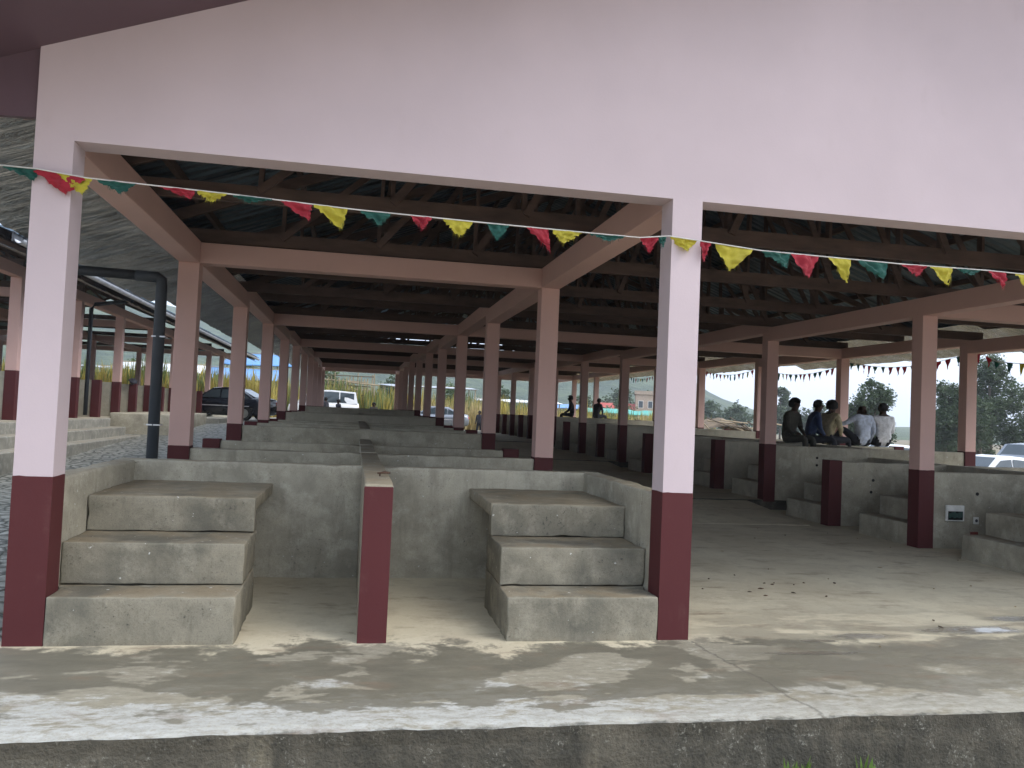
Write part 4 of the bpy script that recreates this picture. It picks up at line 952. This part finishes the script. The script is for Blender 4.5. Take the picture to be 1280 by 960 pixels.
shelter('pole shelter with a white sheet roof behind the weeds up the lane', (-13, 62, gz(-13, 62)), R(3), 6, 3, 2.9, 'tarp_white', tilt=.8)
shelter('pole shelter with a zinc roof far up the lane', (-20, 62, gz(-20, 62)), R(3), 6, 3, 3.0, 'sheet_zinc')
shelter('pole shelter with a zinc roof beyond the end of the hall', (8.2, 68, gz(8, 68)+.5), R(3), 8, 3, 3.0, 'sheet_zinc')
shelter('pole shelter under a white tarp beyond the straw coloured weeds', (16, 66, gz(16, 66)+.2), R(-3), 7, 3, 2.7, 'tarp_white')
for i, (x, y, h, mt, lab) in enumerate(((33.0, 80, 2.35, 'tarp_green', 'green tarp shelter below the red roofed house'), (29.0, 82, 2.45, 'tarp_green', 'green tarp shelter beside the misty hillside'), (25.5, 86, 2.8, 'tarp_blue', 'blue tarp shelter next to the green tarp row'))):
    shelter(lab, (x, y, -.2), R(-15), 3.6, 3.6, h-.2, mt, tilt=.55)
rk = tag(empty('timber_rack', (1.4, 57, gz(1.4, 56))), 'tall rack of bare wooden poles behind the white van', 'rack')
for k in range(15): MB().tube([(-1.9+k*.27, random.uniform(-.2, .2), -.3), (-1.9+k*.27+random.uniform(-.08, .08), random.uniform(-.2, .2), random.uniform(3.0, 3.5))], .045, 5).build('pole', 'pole_wood', rk)
for k in range(8): MB().tube([(-2.2+random.uniform(0, .8), -.15, .9+k*.33), (2.1-random.uniform(0, .9), .1, .9+k*.33+random.uniform(-.12, .12))], .04, 5).build('rail', 'bark' if k % 2 else 'pole_wood', rk)
MB().tube([(-.2, -.3, 2.75), (2.2, -.3, 2.6)], .06, 6).build('rail', 'pole_wood', rk)
hs = tag(empty('house', (48.2, 122, -.3), R(-18)), 'two storey tan house with a red tin roof beside it', 'house')
MB().box(-1.4, 4.6, -3, 3, 0, 5.9).build('wall', 'house_wall', hs); MB().prism([(-3.2, 5.9), (3.2, 5.9), (0, 6.6)], 'x', -1.6, 4.8).build('roof', 'thatch', hs)
for x in (-.6, .9, 2.4, 3.7):
    for z in (1.0, 3.7): wn = MB().box(x-.4, x+.4, -3.06, -2.95, z, z+1.2).build('window', 'white_plastic', hs); MB().box(x-.32, x+.32, -3.08, -3.062, z+.08, z+1.12).build('pane', 'glass_dark', hs)
MB().box(-8, -1.42, -3.4, 2.6, 0, 3.0).build('annex_wall', 'house_wall', hs); MB().prism([(-3.8, 3.0), (3.0, 3.0), (-.3, 4.4)], 'x', -8.4, -1.43).build('annex_roof', 'roof_red', hs)
th = tag(empty('collapsed_roof', (22.2, 37.2, 0)), 'sagging heap of dark poles and thatch beyond the outer columns', 'collapsed roof')
m = MB(); n = 14
for j in range(n+1):
    for i in range(n+1):
        x = -2.2+4.4*i/n; y = -1.5+3*j/n; m.v.append((x, y, 1.0+.75*math.exp(-((x+.5)/1.3)**2)*math.cos(y*.7)+.16*noise.noise(Vector((x*2, y*2, 1)))))
for j in range(n):
    for i in range(n): a = j*(n+1)+i; m.f.append((a, a+1, a+n+2, a+n+1)); m.mi.append(0)
m.build('thatch_cover', 'thatch', th, smooth=True)
for k in range(16):
    x = random.uniform(-2.3, 1.6); MB().tube([(x, -1.6+random.uniform(-.2, .4), 1.05+random.uniform(0, .8)), (x+random.uniform(.5, 1.9), -1.5, .95+random.uniform(0, .7))], .035, 5).build('pole', 'pole_wood' if k % 3 else 'bark', th)
for x in (-2.1, 0, 2.1): MB().tube([(x, 0, -.5), (x, 0, 1.3)], .07, 6).build('post', 'bark', th)
car('pale blue white car parked before the heap of thatch', (21.6, 33.2, gz(21, 33)-.05), R(184), 'car_white')

# ------------------------------------------------------------------ damp air
hz = MB().box(-960, 960, -660, 960, -3, 75).build('haze', 'rope'); hz.data.materials.clear()
hm = bpy.data.materials.new('haze_air'); hm.use_nodes = True; hn = hm.node_tree; hn.nodes.remove(hn.nodes['Principled BSDF'])
pv = hn.nodes.new('ShaderNodeVolumePrincipled'); pv.inputs['Color'].default_value = (.92, .95, 1, 1); pv.inputs['Density'].default_value = .00075; pv.inputs['Anisotropy'].default_value = .2
hn.links.new(pv.outputs[0], hn.nodes['Material Output'].inputs['Volume']); hz.data.materials.append(hm); M['haze_air'] = hm
tag(hz, kind='stuff')
